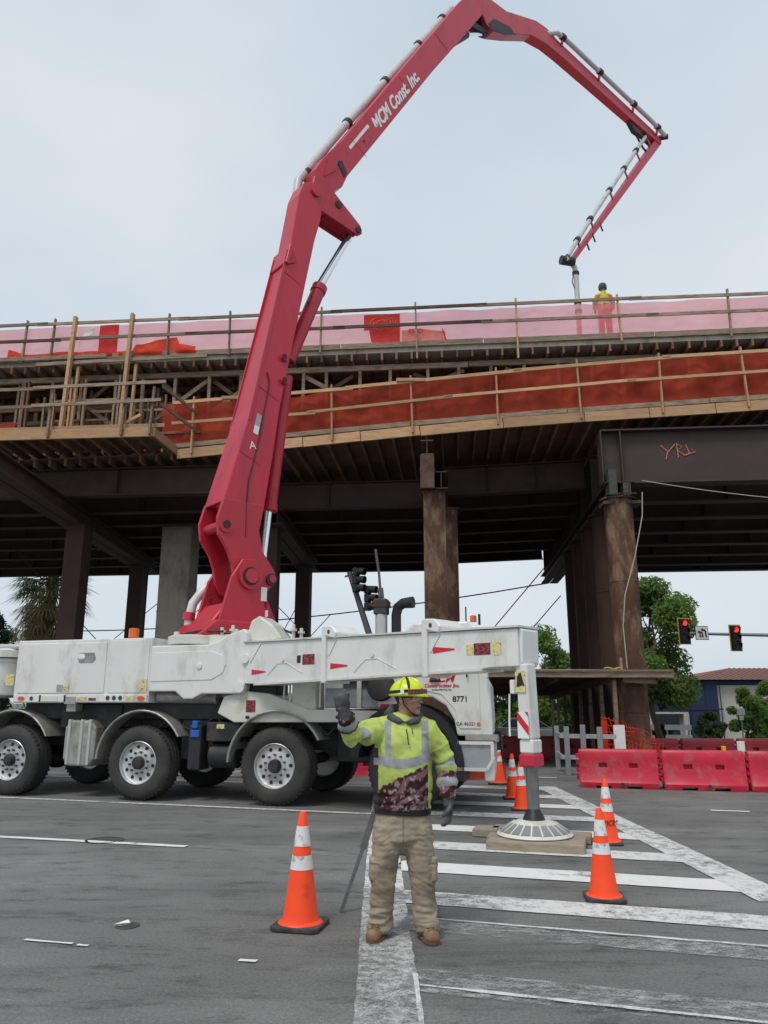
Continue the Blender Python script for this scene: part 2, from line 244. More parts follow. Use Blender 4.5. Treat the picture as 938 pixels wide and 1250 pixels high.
# ------------------------------------------------------------------ geometry helpers
class MB:
    def __init__(s): s.v = []; s.f = []; s.mi = []; s.cur = 0
    def add(s, vs, fs):
        o = len(s.v); s.v += [tuple(p) for p in vs]
        for f in fs: s.f.append(tuple(i + o for i in f)); s.mi.append(s.cur)
        return s
    def box(s, c, d, rot=None):
        x, y, z = d[0] / 2, d[1] / 2, d[2] / 2
        ps = [V((i * x, j * y, k * z)) for k in (-1, 1) for j in (-1, 1) for i in (-1, 1)]
        if rot is not None: ps = [rot @ p for p in ps]
        ps = [p + V(c) for p in ps]
        return s.add(ps, [(0, 2, 3, 1), (4, 5, 7, 6), (0, 1, 5, 4), (2, 6, 7, 3), (0, 4, 6, 2), (1, 3, 7, 5)])
    def span(s, a, b):      # axis-aligned box from corner to corner
        return s.box([(p + q) / 2 for p, q in zip(a, b)], [abs(q - p) for p, q in zip(a, b)])
    def frame(s, a, b, up=(0, 0, 1)):
        a, b = V(a), V(b); x = (b - a).normalized(); u = V(up)
        if abs(x.dot(u)) > .98: u = V((1, 0, 0))
        y = u.cross(x).normalized(); z = x.cross(y)
        return a, b, x, y, z
    def bar(s, a, b, w, h, up=(0, 0, 1), w2=None, h2=None):
        a, b, x, y, z = s.frame(a, b, up); w2 = w if w2 is None else w2; h2 = h if h2 is None else h2
        ps = [p + y * (j * ww / 2) + z * (k * hh / 2) for p, ww, hh in ((a, w, h), (b, w2, h2)) for j, k in ((-1, -1), (1, -1), (1, 1), (-1, 1))]
        return s.add(ps, [(3, 2, 1, 0), (4, 5, 6, 7), (0, 1, 5, 4), (1, 2, 6, 5), (2, 3, 7, 6), (3, 0, 4, 7)])
    def ibeam(s, a, b, w, h, tf=.03, tw=.02):
        a, b, x, y, z = s.frame(a, b); t = tf; k = tw / 2; W = w / 2; Hh = h / 2
        pr = [(-W, -Hh), (W, -Hh), (W, -Hh + t), (k, -Hh + t), (k, Hh - t), (W, Hh - t), (W, Hh), (-W, Hh), (-W, Hh - t), (-k, Hh - t), (-k, -Hh + t), (-W, -Hh + t)]
        n = 12; ps = [p + y * i + z * j for p in (a, b) for i, j in pr]
        fs = [(i, (i + 1) % n, n + (i + 1) % n, n + i) for i in range(n)] + [tuple(range(n - 1, -1, -1)), tuple(range(n, 2 * n))]
        return s.add(ps, fs)
    def tube(s, a, b, r, r2=None, n=12, cap=True):
        a, b, x, y, z = s.frame(a, b); r2 = r if r2 is None else r2
        ps = [p + (y * math.cos(t) + z * math.sin(t)) * rr for p, rr in ((a, r), (b, r2)) for t in [2 * math.pi * i / n for i in range(n)]]
        fs = [(i, (i + 1) % n, n + (i + 1) % n, n + i) for i in range(n)]
        if cap: fs += [tuple(range(n - 1, -1, -1)), tuple(range(n, 2 * n))]
        return s.add(ps, fs)
    def path(s, pts, r, n=8):
        pts = [V(p) for p in pts]; rs = r if isinstance(r, (list, tuple)) else [r] * len(pts)
        ps = []; ref = None
        for i, p in enumerate(pts):
            d = (pts[min(i + 1, len(pts) - 1)] - pts[max(i - 1, 0)]).normalized()
            if ref is None:
                ref = V((0, 0, 1)) if abs(d.z) < .9 else V((1, 0, 0))
            y = ref.cross(d)
            y = y.normalized() if y.length > 1e-5 else V((0, 1, 0)); z = d.cross(y); ref = z if True else ref
            ps += [p + (y * math.cos(2 * math.pi * k / n) + z * math.sin(2 * math.pi * k / n)) * rs[i] for k in range(n)]
        fs = [(j * n + i, j * n + (i + 1) % n, (j + 1) * n + (i + 1) % n, (j + 1) * n + i) for j in range(len(pts) - 1) for i in range(n)]
        fs += [tuple(range(n - 1, -1, -1)), tuple(range((len(pts) - 1) * n, len(pts) * n))]
        return s.add(ps, fs)
    def prism(s, poly, fn, t0, t1):
        """poly: list of 2D points; fn(p, q, t) -> 3D; t0/t1 number or function of (p, q)"""
        g = lambda t, p: t(*p) if callable(t) else t
        n = len(poly); ps = [fn(p[0], p[1], g(t0, p)) for p in poly] + [fn(p[0], p[1], g(t1, p)) for p in poly]
        fs = [(i, (i + 1) % n, n + (i + 1) % n, n + i) for i in range(n)] + [tuple(range(n - 1, -1, -1)), tuple(range(n, 2 * n))]
        return s.add(ps, fs)
    def lathe(s, prof, c, axis=(0, 0, 1), n=24, cap0=True, cap1=True):
        """prof: (radius, height) pairs along axis"""
        c = V(c); x = V(axis).normalized(); u = V((0, 0, 1)) if abs(x.z) < .9 else V((1, 0, 0)); y = u.cross(x).normalized(); z = x.cross(y)
        ps = [c + x * h + (y * math.cos(2 * math.pi * k / n) + z * math.sin(2 * math.pi * k / n)) * max(r, 1e-4) for r, h in prof for k in range(n)]
        m = len(prof)
        fs = [(j * n + i, j * n + (i + 1) % n, (j + 1) * n + (i + 1) % n, (j + 1) * n + i) for j in range(m - 1) for i in range(n)]
        if cap0: fs += [tuple(range(n - 1, -1, -1))]
        if cap1: fs += [tuple(range((m - 1) * n, m * n))]
        return s.add(ps, fs)
    def mesh(s, name, mats, smooth=False):
        me = bpy.data.meshes.new(name); me.from_pydata(s.v, [], s.f)
        for m in (mats if isinstance(mats, (list, tuple)) else [mats]): me.materials.append(M[m])
        me.polygons.foreach_set('material_index', s.mi)
        bm = bmesh.new(); bm.from_mesh(me); bmesh.ops.recalc_face_normals(bm, faces=bm.faces); bm.to_mesh(me); bm.free()
        if smooth:
            me.polygons.foreach_set('use_smooth', [True] * len(me.polygons))
            try: me.set_sharp_from_angle(angle=R(38))
            except Exception: pass
        me.update(); return me
    def build(s, name, mats, parent=None, smooth=False, bevel=0., seg=1, loc=None):
        o = bpy.data.objects.new(name, s.mesh(name, mats, smooth)); col.objects.link(o)
        if parent: o.parent = parent
        if loc: o.location = loc
        if bevel:
            md = o.modifiers.new('bevel', 'BEVEL'); md.width = bevel; md.segments = seg; md.limit_method = 'ANGLE'; md.angle_limit = R(40)
        return o
def tag(o, label=None, cat=None, group=None, kind=None):
    if label: o['label'] = label
    if cat: o['category'] = cat
    if group: o['group'] = group
    if kind: o['kind'] = kind
    return o
def empty(name, loc=(0, 0, 0), rz=0, label=None, cat=None, group=None):
    o = bpy.data.objects.new(name, None); col.objects.link(o); o.location = loc; o.rotation_euler = (0, 0, rz); o.empty_display_size = .2
    return tag(o, label, cat, group)
def copy_tree(o, parent=None):
    c = o.copy(); col.objects.link(c); c.parent = parent
    for ch in list(o.children): copy_tree(ch, c)
    return c
def obj(name, me, parent=None):
    o = bpy.data.objects.new(name, me); col.objects.link(o); o.parent = parent; return o
def text(body, size, name, matname, parent, mtx, shear=0., align='CENTER', ext=.002, bold=0.):
    cu = bpy.data.curves.new('lettering', 'FONT'); cu.body = body; cu.size = size; cu.shear = shear; cu.align_x = align; cu.align_y = 'CENTER'; cu.extrude = ext; cu.offset = bold; cu.resolution_u = 3
    t = bpy.data.objects.new('lettering', cu); col.objects.link(t)
    dg = bpy.context.evaluated_depsgraph_get(); me = bpy.data.meshes.new_from_object(t.evaluated_get(dg)); bpy.data.objects.remove(t); bpy.data.curves.remove(cu)
    me.transform(mtx); me.materials.clear(); me.materials.append(M[matname]); o = obj(name, me, parent); return o
def basis(x, y, loc):
    """matrix whose local X/Y are the reading and upward directions"""
    x = V(x).normalized(); y = V(y); y = (y - x * y.dot(x)).normalized(); z = x.cross(y)
    m = Matrix((x, y, z)).transposed().to_4x4(); m.translation = V(loc); return m
def lerp(tab, x):
    if x <= tab[0][0]: return tab[0][1]
    for (a, p), (b, q) in zip(tab, tab[1:]):
        if x <= b: return p + (q - p) * (x - a) / (b - a)
    return tab[-1][1]
def gz(y):      # the ground falls away gently beyond the junction
    return 0. if y < 18 else (-.03 * (y - 18) if y < 70 else -1.56)

# ------------------------------------------------------------------ ground, road markings
ys = [-60, -10, 0, 6, 12, 18, 24, 30, 40, 50, 60, 70, 100, 200, 500, 1500, 4000]
xs = [-3000, -600, -100, -30, -15, -5, 0, 5, 15, 30, 100, 600, 3000]
g = MB(); g.add([(x, y, gz(y)) for y in ys for x in xs], [(j * len(xs) + i, j * len(xs) + i + 1, (j + 1) * len(xs) + i + 1, (j + 1) * len(xs) + i) for j in range(len(ys) - 1) for i in range(len(xs) - 1)])
tag(g.build('road', 'asphalt'), kind='structure')
D = V((.9606, -.2778, 0)); N = V((.2778, .9606, 0))      # direction of the lanes / of the truck; across them
def sheet(name, pts, m, z):
    b = MB(); b.add([(x, y, z + gz(y)) for x, y in pts], [tuple(range(len(pts)))]); return tag(b.build(name, m), kind='structure')
def strip(a, b, w, m, z=.008, name='road_marking'):
    a, b = V((*a, 0)), V((*b, 0)); d = (b - a).normalized(); n = V((-d.y, d.x, 0)) * w / 2
    k = max(2, int((b - a).length / .11)); j = lambda: n * (1 + random.uniform(-.007, .005) / (w / 2)) if w > .08 else n * random.uniform(.45, 1.25)
    lo = [a.lerp(b, i / k) - j() for i in range(k + 1)]; hi = [a.lerp(b, i / k) + j() for i in range(k + 1)]
    q = MB(); q.add([(p.x, p.y, z + gz(p.y)) for p in lo + hi], [(i, i + 1, k + 2 + i, k + 1 + i) for i in range(k)]); return tag(q.build(name, m), kind='structure')
#, (-2.6, 5.9), (-.25, 5.5), (-.25, 7.6), (-14, 11.2)], 'tar_patch', .004)
#, 10.6), (16, 7.2), (16, 9.4), (3.4, 12.7)], 'tar_patch', .004)
# crosswalk: two border lines and bars parallel to the lanes
strip((.03, 3.0), (.0, 7.0), .34, 'paint_border'); strip((.0, 7.0), (-.02, 16.5), .34, 'paint_mid')
strip((.19, 3.0), (.18, 4.9), .03, 'paint_mid', .0095)
strip((3.12, 6.55), (3.0, 15.0), .36, 'paint_mid', .0095); strip((3.2, 3.5), (3.12, 6.5), .34, 'paint_faint')
for y0, w, m in ((3.35, .42, 'paint_faint'), (4.72, .36, 'paint_worn'), (5.86, .34, 'paint_worn'), (6.62, .40, 'paint_mid'), (7.82, .44, 'paint_good'), (9.02, .44, 'paint_mid'), (10.28, .44, 'paint_good'), (11.6, .42, 'paint_mid'), (12.85, .42, 'paint_good'), (14.1, .42, 'paint_mid'), (15.3, .42, 'paint_mid')):
    f = lambda x: y0 - .30 * (x - .5)
    strip((.12, f(.12)), (3.02 if w > .38 else 3.3, f(3.02 if w > .38 else 3.3)), w, m)
for y0, k in ((4.62, -.1), (6.0, .1)):
    f = lambda x: y0 - .31 * (x - .5)
    strip((.2, f(.2)), (3.4, f(3.4)), .038, 'paint_mid', .0125)
strip((-12, 11.55), (-2.15, 8.92), .11, 'paint_good'); strip((-2.1, 8.9), (-.3, 8.42), .16, 'paint_faint')
strip((-14, 15.8), (-.15, 11.42), .12, 'paint_mid'); strip((-12, 18.6), (-.1, 15.0), .1, 'paint_mid')
strip((-2.37, 5.56), (-2.02, 5.47), .03, 'paint_good'); strip((-.88, 5.15), (-.77, 5.12), .05, 'paint_good'); strip((-1.98, 5.45), (-1.9, 5.43), .03, 'paint_good')
strip((4.75, 11.8), (5.25, 11.66), .11, 'paint_good'); strip((3.1, 16.9), (3.6, 16.75), .12, 'paint_mid')
# small kerbed island seen between the wheels
b = MB(); b.bar((-5.2, 17.6, .07), (-1.9, 16.75, .07), .5, .15); b.bar((-3.2, 17.1, .2), (-2.5, 16.95, .18), .42, .14)
tag(b.build('concrete_kerb', 'kerb', bevel=.04, seg=2), 'pale concrete kerb block lying on the road behind the pump truck wheels', 'kerb')
# iron cover, raised marker, white scrap
b = MB(); b.lathe([(.215, 0), (.215, .006), (.185, .006), (.185, .003), (.02, .003)], (-3.18, 9.32, .002), n=28)
tag(b.build('manhole_cover', 'iron'), 'round iron manhole cover set in the road beside the white lane line', 'manhole cover')
b = MB(); b.lathe([(.085, 0), (.08, .006), (.04, .010), (.01, .010)], (-1.80, 5.89, .003), n=18)
tag(b.build('lane_marker', 'iron', smooth=True), 'small dark round marker on bare road under a white scrap', 'road marker')
b = MB(); b.add([(-1.89, 5.87, .017), (-1.83, 5.84, .030), (-1.78, 5.89, .024), (-1.81, 5.93, .034), (-1.86, 5.91, .022)], [(0, 1, 2, 4), (4, 2, 3)])
b.add([(-1.89, 5.87, .015), (-1.83, 5.84, .016), (-1.78, 5.89, .016), (-1.81, 5.93, .015), (-1.86, 5.91, .015)], [(4, 2, 1, 0), (3, 2, 4)])
tag(b.build('scrap', 'sheet_white'), 'crumpled white scrap lying on the dark road marker', 'scrap')

# ------------------------------------------------------------------ overpass on its falsework
BRZ = R(-5); BO = V((6, 20, 0))
ZB = [(-34, 8.2), (-20, 8.38), (-13, 8.52), (-12, 8.58), (-9.1, 8.77), (-3, 9.20), (4.6, 9.52), (9, 9.64), (20, 9.8)]
RT = [(-34, 9.9), (-20, 10.0), (-12.0, 10.06), (-9, 10.17), (-5.3, 10.48), (-.6, 10.80), (4.8, 11.03), (9, 11.15), (20, 11.3)]
zb = lambda s: lerp(ZB, s)
rt = lambda s: lerp(RT, s)
S0, S1 = -30., 15.
br = empty('overpass_bridge', BO, BRZ, 'wide overpass under construction above the road, dark soffit and timber formwork', 'bridge')
b = MB(); b.span((S0, .06, 11.5), (S1, 15.4, 11.70)); b.build('deck', 'concrete', br)
ss = [S0 + i * (S1 - S0) / 60 for i in range(61)]
def ribbon(y0, y1, f0, f1):
    q = MB(); n = len(ss)
    q.add([p for s in ss for p in ((s, y0, f0(s)), (s, y1, f0(s)), (s, y1, f1(s)), (s, y0, f1(s)))],
          [(4 * i + a, 4 * i + (a + 1) % 4, 4 * i + 4 + (a + 1) % 4, 4 * i + 4 + a) for i in range(n - 1) for a in range(4)] + [(0, 1, 2, 3), (4 * n - 4, 4 * n - 1, 4 * n - 2, 4 * n - 3)])
    return q
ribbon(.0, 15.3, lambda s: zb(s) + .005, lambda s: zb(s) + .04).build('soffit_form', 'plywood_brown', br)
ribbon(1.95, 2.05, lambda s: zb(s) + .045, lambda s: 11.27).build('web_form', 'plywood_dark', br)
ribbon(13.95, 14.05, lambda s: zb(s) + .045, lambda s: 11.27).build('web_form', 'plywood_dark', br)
# joists under the deck overhang and under the soffit, each its own piece
jm = MB().span((-.03, .04, -.21), (.03, 1.94, 0)).mesh('overhang_joist', 'joist_brown')
s = -21.
while s < 9.5:
    o = obj('overhang_joist', jm, br); o.location = (s, 0, 11.49); s += .44 + random.uniform(-.02, .02)
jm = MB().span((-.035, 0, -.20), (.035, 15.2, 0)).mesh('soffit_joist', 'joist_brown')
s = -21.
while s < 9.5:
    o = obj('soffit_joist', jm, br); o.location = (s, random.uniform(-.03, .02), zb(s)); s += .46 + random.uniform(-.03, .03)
def planks(name, x0, x1, ln, y, fz, th, h, m, parent, jit=.012, bevel=.006, gap=.01):
    """a run of boards end to end, each a part"""
    x = x0; out = []
    while x < x1:
        e = min(x + ln * random.uniform(.75, 1.2), x1 + .3)
        q = MB(); a = fz(x) + random.uniform(-jit, jit); c = fz(e) + random.uniform(-jit, jit)
        q.bar((x + gap, y, a), (e - gap, y, c), th, h); out.append(q.build(name, m, parent, bevel=bevel)); x = e
    return out
planks('edge_plank', -21, 9, 4.8, -.0, lambda s: 11.72, .05, .17, 'timber_old', br)
planks('stringer', -21, 9, 5.2, .42, lambda s: 11.19, .10, .17, 'timber_old', br)
planks('stringer', -21, 9, 5.2, 1.5, lambda s: 11.19, .10, .17, 'timber_dark', br)
planks('fascia_plank', -12.05, 9, 2.1, -.045, lambda s: zb(s) - .06, .06, .29, 'timber_fresh', br, .012)
planks('toe_board', -12.3, 9, 4.2, -.035, lambda s: zb(s) + .19, .05, .14, 'timber_old', br, .02)
for s in [-20 + .95 * i + random.uniform(-.15, .15) for i in range(31)]:
    q = MB(); q.bar((s, .42, zb(s) + .05), (s + random.uniform(-.05, .05), .42, 11.10), .09, .09, up=(1, 0, 0)); q.build('stud', 'timber_old', br)
for s in (-15.2, -12.3, -10.7, -7.6, -4.6, -1.6, 1.5, 4.6):
    q = MB(); sg = random.choice((-1, 1)); q.bar((s - .9 * sg, .55, zb(s) + 1.15), (s + .9 * sg, .50, 11.05), .05, .13); q.build('brace', 'timber_old', br)
    q = MB(); q.bar((s + .9 * sg, .66, zb(s) + 1.25), (s - .6 * sg, .62, 11.05), .05, .12); q.build('brace', 'timber_dark', br)
# web formwork: upright walers behind the scaffold
for s in [-19.4 + .6 * i for i in range(15)]:
    q = MB(); q.bar((s, 1.88, zb(s) + .06), (s, 1.88, 11.25), .1, .12, up=(1, 0, 0)); q.build('waler', random.choice(('timber_old', 'timber_dark', 'timber_fresh')), br)
for i, z in enumerate((9.1, 9.7, 10.3, 10.8)):
    planks('waler', -19.8, -11.2, 3.4, 1.76, lambda s: z, .09, .14, ('timber_old', 'timber_fresh')[i % 2], br, .03)

# upper guardrail
gr = empty('timber_guardrail', BO, BRZ, 'weathered timber guardrail along the top edge of the overpass deck', 'guardrail')
for s, z0, z1, m in ((-20, 11.6, 12.95, 'timber_old'), (-18.6, 11.6, 12.95, 'timber_old'), (-17.1, 11.55, 12.98, 'timber_old'), (-16.2, 11.6, 13.0, 'timber_old'), (-12.55, 11.55, 13.0, 'timber_old'), (-10.65, 11.55, 13.0, 'timber_old'), (-7.9, 11.5, 13.0, 'timber_old'), (-5.05, 11.2, 13.02, 'timber_old'), (-2.15, 11.1, 13.0, 'timber_fresh'), (.78, 11.5, 12.98, 'timber_fresh'), (3.8, 11.5, 13.0, 'timber_old'), (6.9, 11.5, 13.0, 'timber_old')):
    q = MB(); q.bar((s, -.075, z0), (s + random.uniform(-.04, .04), -.075, z1), .09, .05, up=(1, 0, 0)); q.build('post', m, gr, bevel=.006)
for z, nm in ((12.80, 'top_rail'), (12.27, 'mid_rail')):
    x = -21.
    while x < 9:
        e = x + random.uniform(4.2, 5.0); q = MB(); q.bar((x, -.13, z + random.uniform(-.02, .02)), (e + .35, -.13, z + random.uniform(-.02, .02)), .04, .10); q.build(nm, random.choice(('timber_old', 'timber_old', 'timber_dark')), gr, bevel=.005); x = e
# pink sheet behind it
def cloth(name, s0, s1, f0, f1, y, m, parent=None, nx=220, nz=12, amp=.06, fx=2.2, seed=0., thick=0.):
    q = MB(); pts = []
    for i in range(nx + 1):
        s = s0 + (s1 - s0) * i / nx
        for k in range(nz + 1):
            t = k / nz; z = f0(s) + (f1(s) - f0(s)) * t
            dy = amp * (mnoise.noise(V((s * fx, z * 1.4, seed))) + .6 * mnoise.noise(V((s * fx * 3.1, z * 2.2 + s, seed + 5)))) * (.4 + 1.2 * math.sin(math.pi * t))
            pts.append((s, y + dy, z + .06 * mnoise.noise(V((s * 1.1, seed, 2.))) * (t if t > .5 else 0)))
    q.add(pts, [(i * (nz + 1) + k, (i + 1) * (nz + 1) + k, (i + 1) * (nz + 1) + k + 1, i * (nz + 1) + k + 1) for i in range(nx) for k in range(nz)])
    return q.build(name, m, parent, smooth=True)
ps = cloth('containment_sheet', -21, 9, lambda s: 11.78, lambda s: 12.77, .04, 'pink_sheet'); ps.location = BO; ps.rotation_euler = (0, 0, BRZ)
tag(ps, 'long pale pink plastic sheet hung behind the deck guardrail', 'plastic sheet')
pr = empty('printed_banner', BO, BRZ, 'red printed banner with a rose drawing hung on the pink sheet', 'banner')
cloth('cloth', -6.62, -5.55, lambda s: 11.80 if s > -6.45 else 12.2, lambda s: 12.72, -.015, 'print_red', pr, 14, 8, .015, 2, 3.)
for k in range(7):      # line drawing of petals
    a0 = random.uniform(0, 6.3); c = V((-6.08 + random.uniform(-.06, .06), 12.43)); rr = .06 + .055 * k
    pts = [(c.x + (rr * 1.15) * math.cos(a0 + t * .35), -.045, c.y + rr * .62 * math.sin(a0 + t * .35) * (1 + .2 * math.sin(3 * t))) for t in range(12)]
    q = MB(); q.path(pts, .011, 5); q.build('petal_line', 'print_pale', pr)
pb = empty('printed_banner', BO, BRZ, 'pale orange banner with dark red letters hung beside the rose print', 'banner')
cloth('cloth', -5.50, -4.22, lambda s: 11.80, lambda s: 12.16 - max(0, s + 4.9) * .1, -.015, 'print_pale', pb, 14, 6, .015, 2, 6.)
text('ESED', .20, 'lettering', 'print_red', pb, basis((1, 0, 0), (0, 0, 1), (-5.08, -.05, 12.1)), 0, ext=.003)
q = MB(); q.bar((-4.2, -.02, 11.8), (-4.3, -.02, 12.15), .02, .06, up=(0, 1, 0)); q.build('hem', 'print_red', pb)
rb = cloth('red_sheet_strip', -14.75, -14.15, lambda s: 11.82, lambda s: 12.75, -.02, 'print_red', None, 8, 8, .03, 2, 8.); rb.location = BO; rb.rotation_euler = (0, 0, BRZ)
tag(rb, 'narrow dark red strip of plastic over the pink sheet', 'plastic strip')
wb = MB(); wb.add([(-15.35, -.03, 12.3), (-15.0, -.03, 12.45), (-14.85, -.03, 12.68), (-15.2, -.02, 12.55)], [(0, 1, 2, 3)]); wb.add([(-15.35, -.027, 12.3), (-15.0, -.027, 12.45), (-14.85, -.027, 12.68), (-15.2, -.017, 12.55)], [(3, 2, 1, 0)])
wo = wb.build('torn_sheet', 'sheet_white'); wo.location = BO; wo.rotation_euler = (0, 0, BRZ); tag(wo, 'small torn white piece of plastic caught on the pink sheet', 'plastic sheet')
oc = cloth('crumpled_netting', -17.6, -11.7, lambda s: 11.70, lambda s: 11.86 + .32 * max(0, mnoise.noise(V((s * .7, 1.7, 3.))) + .15) + (.2 if -13.6 < s < -12.2 else 0), -.03, 'mesh_orange', None, 60, 8, .10, 1.6, 12.); oc.location = BO; oc.rotation_euler = (0, 0, BRZ)
tag(oc, 'crumpled bright orange netting bunched at the foot of the pink sheet', 'netting')
# lower guardrail and red net
lg = empty('timber_guardrail', BO, BRZ, 'pale timber guardrail in front of the dark red net below the deck', 'guardrail')
for s in (-11.6, -9.6, -7.5, -5.2, -2.8, -.5, 1.72, 4.02, 6.4, 8.6):
    q = MB(); q.bar((s, -.11, zb(s) - .12), (s + random.uniform(-.05, .05), -.11, rt(s) + .17), .10, .05, up=(1, 0, 0)); q.build('post', 'timber_fresh', lg, bevel=.006)
planks('top_rail', -12.1, 9, 4.6, -.16, lambda s: rt(s), .045, .10, 'timber_fresh', lg, .025, .005, -.12)
planks('mid_rail', -12.1, 9, 4.4, -.16, lambda s: rt(s) - .62 + .0 * s, .045, .09, 'timber_fresh', lg, .03, .005, -.12)
for s in (-10.3, -5.2):
    q = MB(); q.bar((s - .45, -.21, rt(s) + .03), (s + .35, -.21, rt(s) + .0), .045, .09); q.build('top_rail', 'timber_fresh', lg)
rn = cloth('debris_net', -12.6, 9, lambda s: zb(s) + .22, lambda s: rt(s) + .03, .05, 'mesh_red', None, 220, 10, .11, 1.7, 20.); rn.location = BO; rn.rotation_euler = (0, 0, BRZ)
tag(rn, 'dark red debris net stretched behind the pale lower guardrail', 'netting')

# scaffold bay with platform, standing out from the bridge
sf = empty('timber_scaffold', BO, BRZ, 'timber scaffold bay with pale platform beam and grey rails hung beside the overpass', 'scaffold')
q = MB(); q.bar((-21, -1.42, 8.72), (-12.25, -1.42, 8.70), .07, .27); q.build('edge_beam', 'timber_fresh', sf, bevel=.008)
q = MB(); q.bar((-21, -1.33, 8.93), (-11.95, -1.33, 8.92), .05, .11); q.build('toe_board', 'timber_fresh', sf, bevel=.006)
q = MB(); q.bar((-12.22, -1.42, 8.70), (-12.05, .3, 8.62), .07, .25); q.build('edge_beam', 'timber_fresh', sf, bevel=.008)
for i in range(20):
    s = -20.8 + .45 * i
    q = MB(); q.bar((s, -1.36, 8.68), (s, .4, 8.60), .06, .20); q.build('joist', 'joist_brown', sf)
for k in range(8):
    q = MB(); q.bar((-21, -1.27 + k * .21, 8.83), (-12.3, -1.27 + k * .21, 8.83), .20, .04); q.build('plank', 'timber_old', sf)
for s in (-20.4, -18.9, -17.05, -15.2, -13.1, -12.3):
    q = MB(); q.bar((s, -1.50, 8.6), (s + .05, -1.50, 10.12 if s < -12.5 else 10.0), .09, .06, up=(1, 0, 0)); q.build('post', 'timber_old', sf, bevel=.005)
for z, e in ((10.03, -11.9), (9.50, -12.0)):
    q = MB(); q.bar((-21, -1.56, z + .0), (-15.4, -1.56, z), .045, .09); q.build('rail', 'timber_old', sf)
    q = MB(); q.bar((-15.7, -1.60, z + .01), (e, -1.60, z + .06), .045, .09); q.build('rail', 'timber_old', sf)
    q = MB(); q.bar((-12.0, -1.55, z - .05), (-11.55, .0, z - .25), .045, .09); q.build('rail', 'timber_old', sf)
for s, z1, m in ((-15.5, 12.98, 'timber_fresh'), (-13.7, 13.0, 'timber_fresh')):
    q = MB(); q.bar((s - .04, -.24, 8.85), (s + .03, -.18, z1), .15, .10, up=(1, 0, 0)); q.build('tall_post', m, sf, bevel=.006)
    q = MB(); q.bar((s + .16, -.05, 8.85), (s + .20, -.02, 11.4), .10, .08, up=(1, 0, 0)); q.build('tall_post', 'timber_fresh', sf, bevel=.006)
for a, c in (((-14.7, -.1, 8.95), (-13.2, -.1, 9.75)), ((-18.9, -.1, 9.85), (-17.6, -.1, 8.95))):
    q = MB(); q.bar(a, c, .04, .09); q.build('brace', random.choice(('timber_old', 'timber_fresh')), sf)
for i in range(26):
    s = -17.6 + i * .20 + random.uniform(-.06, .06); yy_ = random.uniform(.1, 1.3); q = MB(); q.bar((s, yy_, 8.85), (s, yy_, random.choice((10.2, 10.7, 11.1))), .09, .06, up=(1, 0, 0)); q.build('upright', random.choice(('timber_old', 'joist_brown', 'timber_fresh')), sf)
for i in range(22):
    s = random.uniform(-17.5, -13.8); z = random.choice((9.2, 9.45, 9.8, 10.1, 10.4)); y = random.uniform(0, 1.1)
    q = MB(); q.bar((s, y, z), (s + random.uniform(1.2, 2.6), y, z), .05, .07); q.build('crosspiece', random.choice(('timber_old', 'joist_brown')), sf)
q = MB(); q.bar((-16.6, -.12, 11.47), (-11.3, -.12, 11.56), .05, .11); q.build('long_plank', 'timber_old', sf)
q = MB(); q.bar((-19.6, -.14, 11.66), (-14.4, -.14, 11.66), .05, .12); q.build('long_plank', 'timber_old', sf)
q = MB(); q.add([(-21, -.3, 8.95), (-17.2, -.3, 8.95), (-16.85, -.3, 9.55), (-18.3, -.3, 9.42), (-21, -.3, 9.45)], [(0, 1, 2, 3, 4)]); q.add([(-21, -.29, 8.95), (-17.2, -.29, 8.95), (-16.85, -.29, 9.55), (-18.3, -.29, 9.42), (-21, -.29, 9.45)], [(4, 3, 2, 1, 0)])
o = q.build('debris_net', 'mesh_red'); o.location = BO; o.rotation_euler = (0, 0, BRZ); tag(o, 'short dark red net behind the scaffold platform rails', 'netting')

# falsework steel: long girders under the formwork, cross caps, columns
ORD = ['first', 'second', 'third', 'fourth', 'fifth', 'sixth', 'seventh', 'eighth']
GB = 'steel girders carrying the formwork'
def bworld(name, q, mats, label, cat, group, smooth=False):
    o = q.build(name, mats, None, smooth=smooth); o.location = BO; o.rotation_euler = (0, 0, BRZ); return tag(o, label, cat, group)
yrows = [.55, 2.6, 4.4, 6.2, 8.2, 10.2, 12.2, 14.4]
for i, y in enumerate(yrows):
    q = MB(); e_ = -10.2 if i == 0 else -4.85; q.ibeam((-28, y, 7.87), (e_, y, 7.87), .34, .84)
    for s in range(-26, -11 if i == 0 else -5, 3): q.span((s, y - .15, 7.48), (s + .02, y + .15, 8.26))
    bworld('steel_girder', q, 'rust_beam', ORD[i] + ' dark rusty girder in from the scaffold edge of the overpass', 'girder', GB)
    if i == 0: continue
    q = MB(); q.ibeam((-4.4, y, 8.22), (-.02, y, 8.36), .34, .90)
    for s in (-3, -1.5): q.span((s, y - .15, 7.86), (s + .02, y + .15, 8.66))
    bworld('steel_girder', q, 'rust_beam', ORD[i - 1] + ' girder in from the net between brown box columns and rusty pipe columns', 'girder', GB)
for i, y in enumerate([2.3, 4.4, 6.6, 8.8, 11.0, 13.2, 14.9]):
    q = MB(); q.ibeam((.1, y, 8.08), (15, y, 8.08), .42, 1.5, .04)
    for s in range(1, 15, 3): q.span((s, y - .19, 7.38), (s + .02, y + .19, 8.78))
    bworld('steel_girder', q, 'steel_beam', ORD[i] + ' deep dark girder in behind the one with the spray paint scrawl', 'girder', GB)
big = empty('steel_girder', BO, BRZ, 'deep plain steel girder with orange spray paint scrawl on its web', 'girder', GB)
q = MB(); q.ibeam((.0, .12, 8.08), (15, .12, 8.08), .46, 1.56, .045); q.build('beam', 'steel_beam', big)
q = MB(); q.span((.50, -.10, 7.36), (.53, .34, 8.80)); q.build('stiffener', 'steel_beam', big)
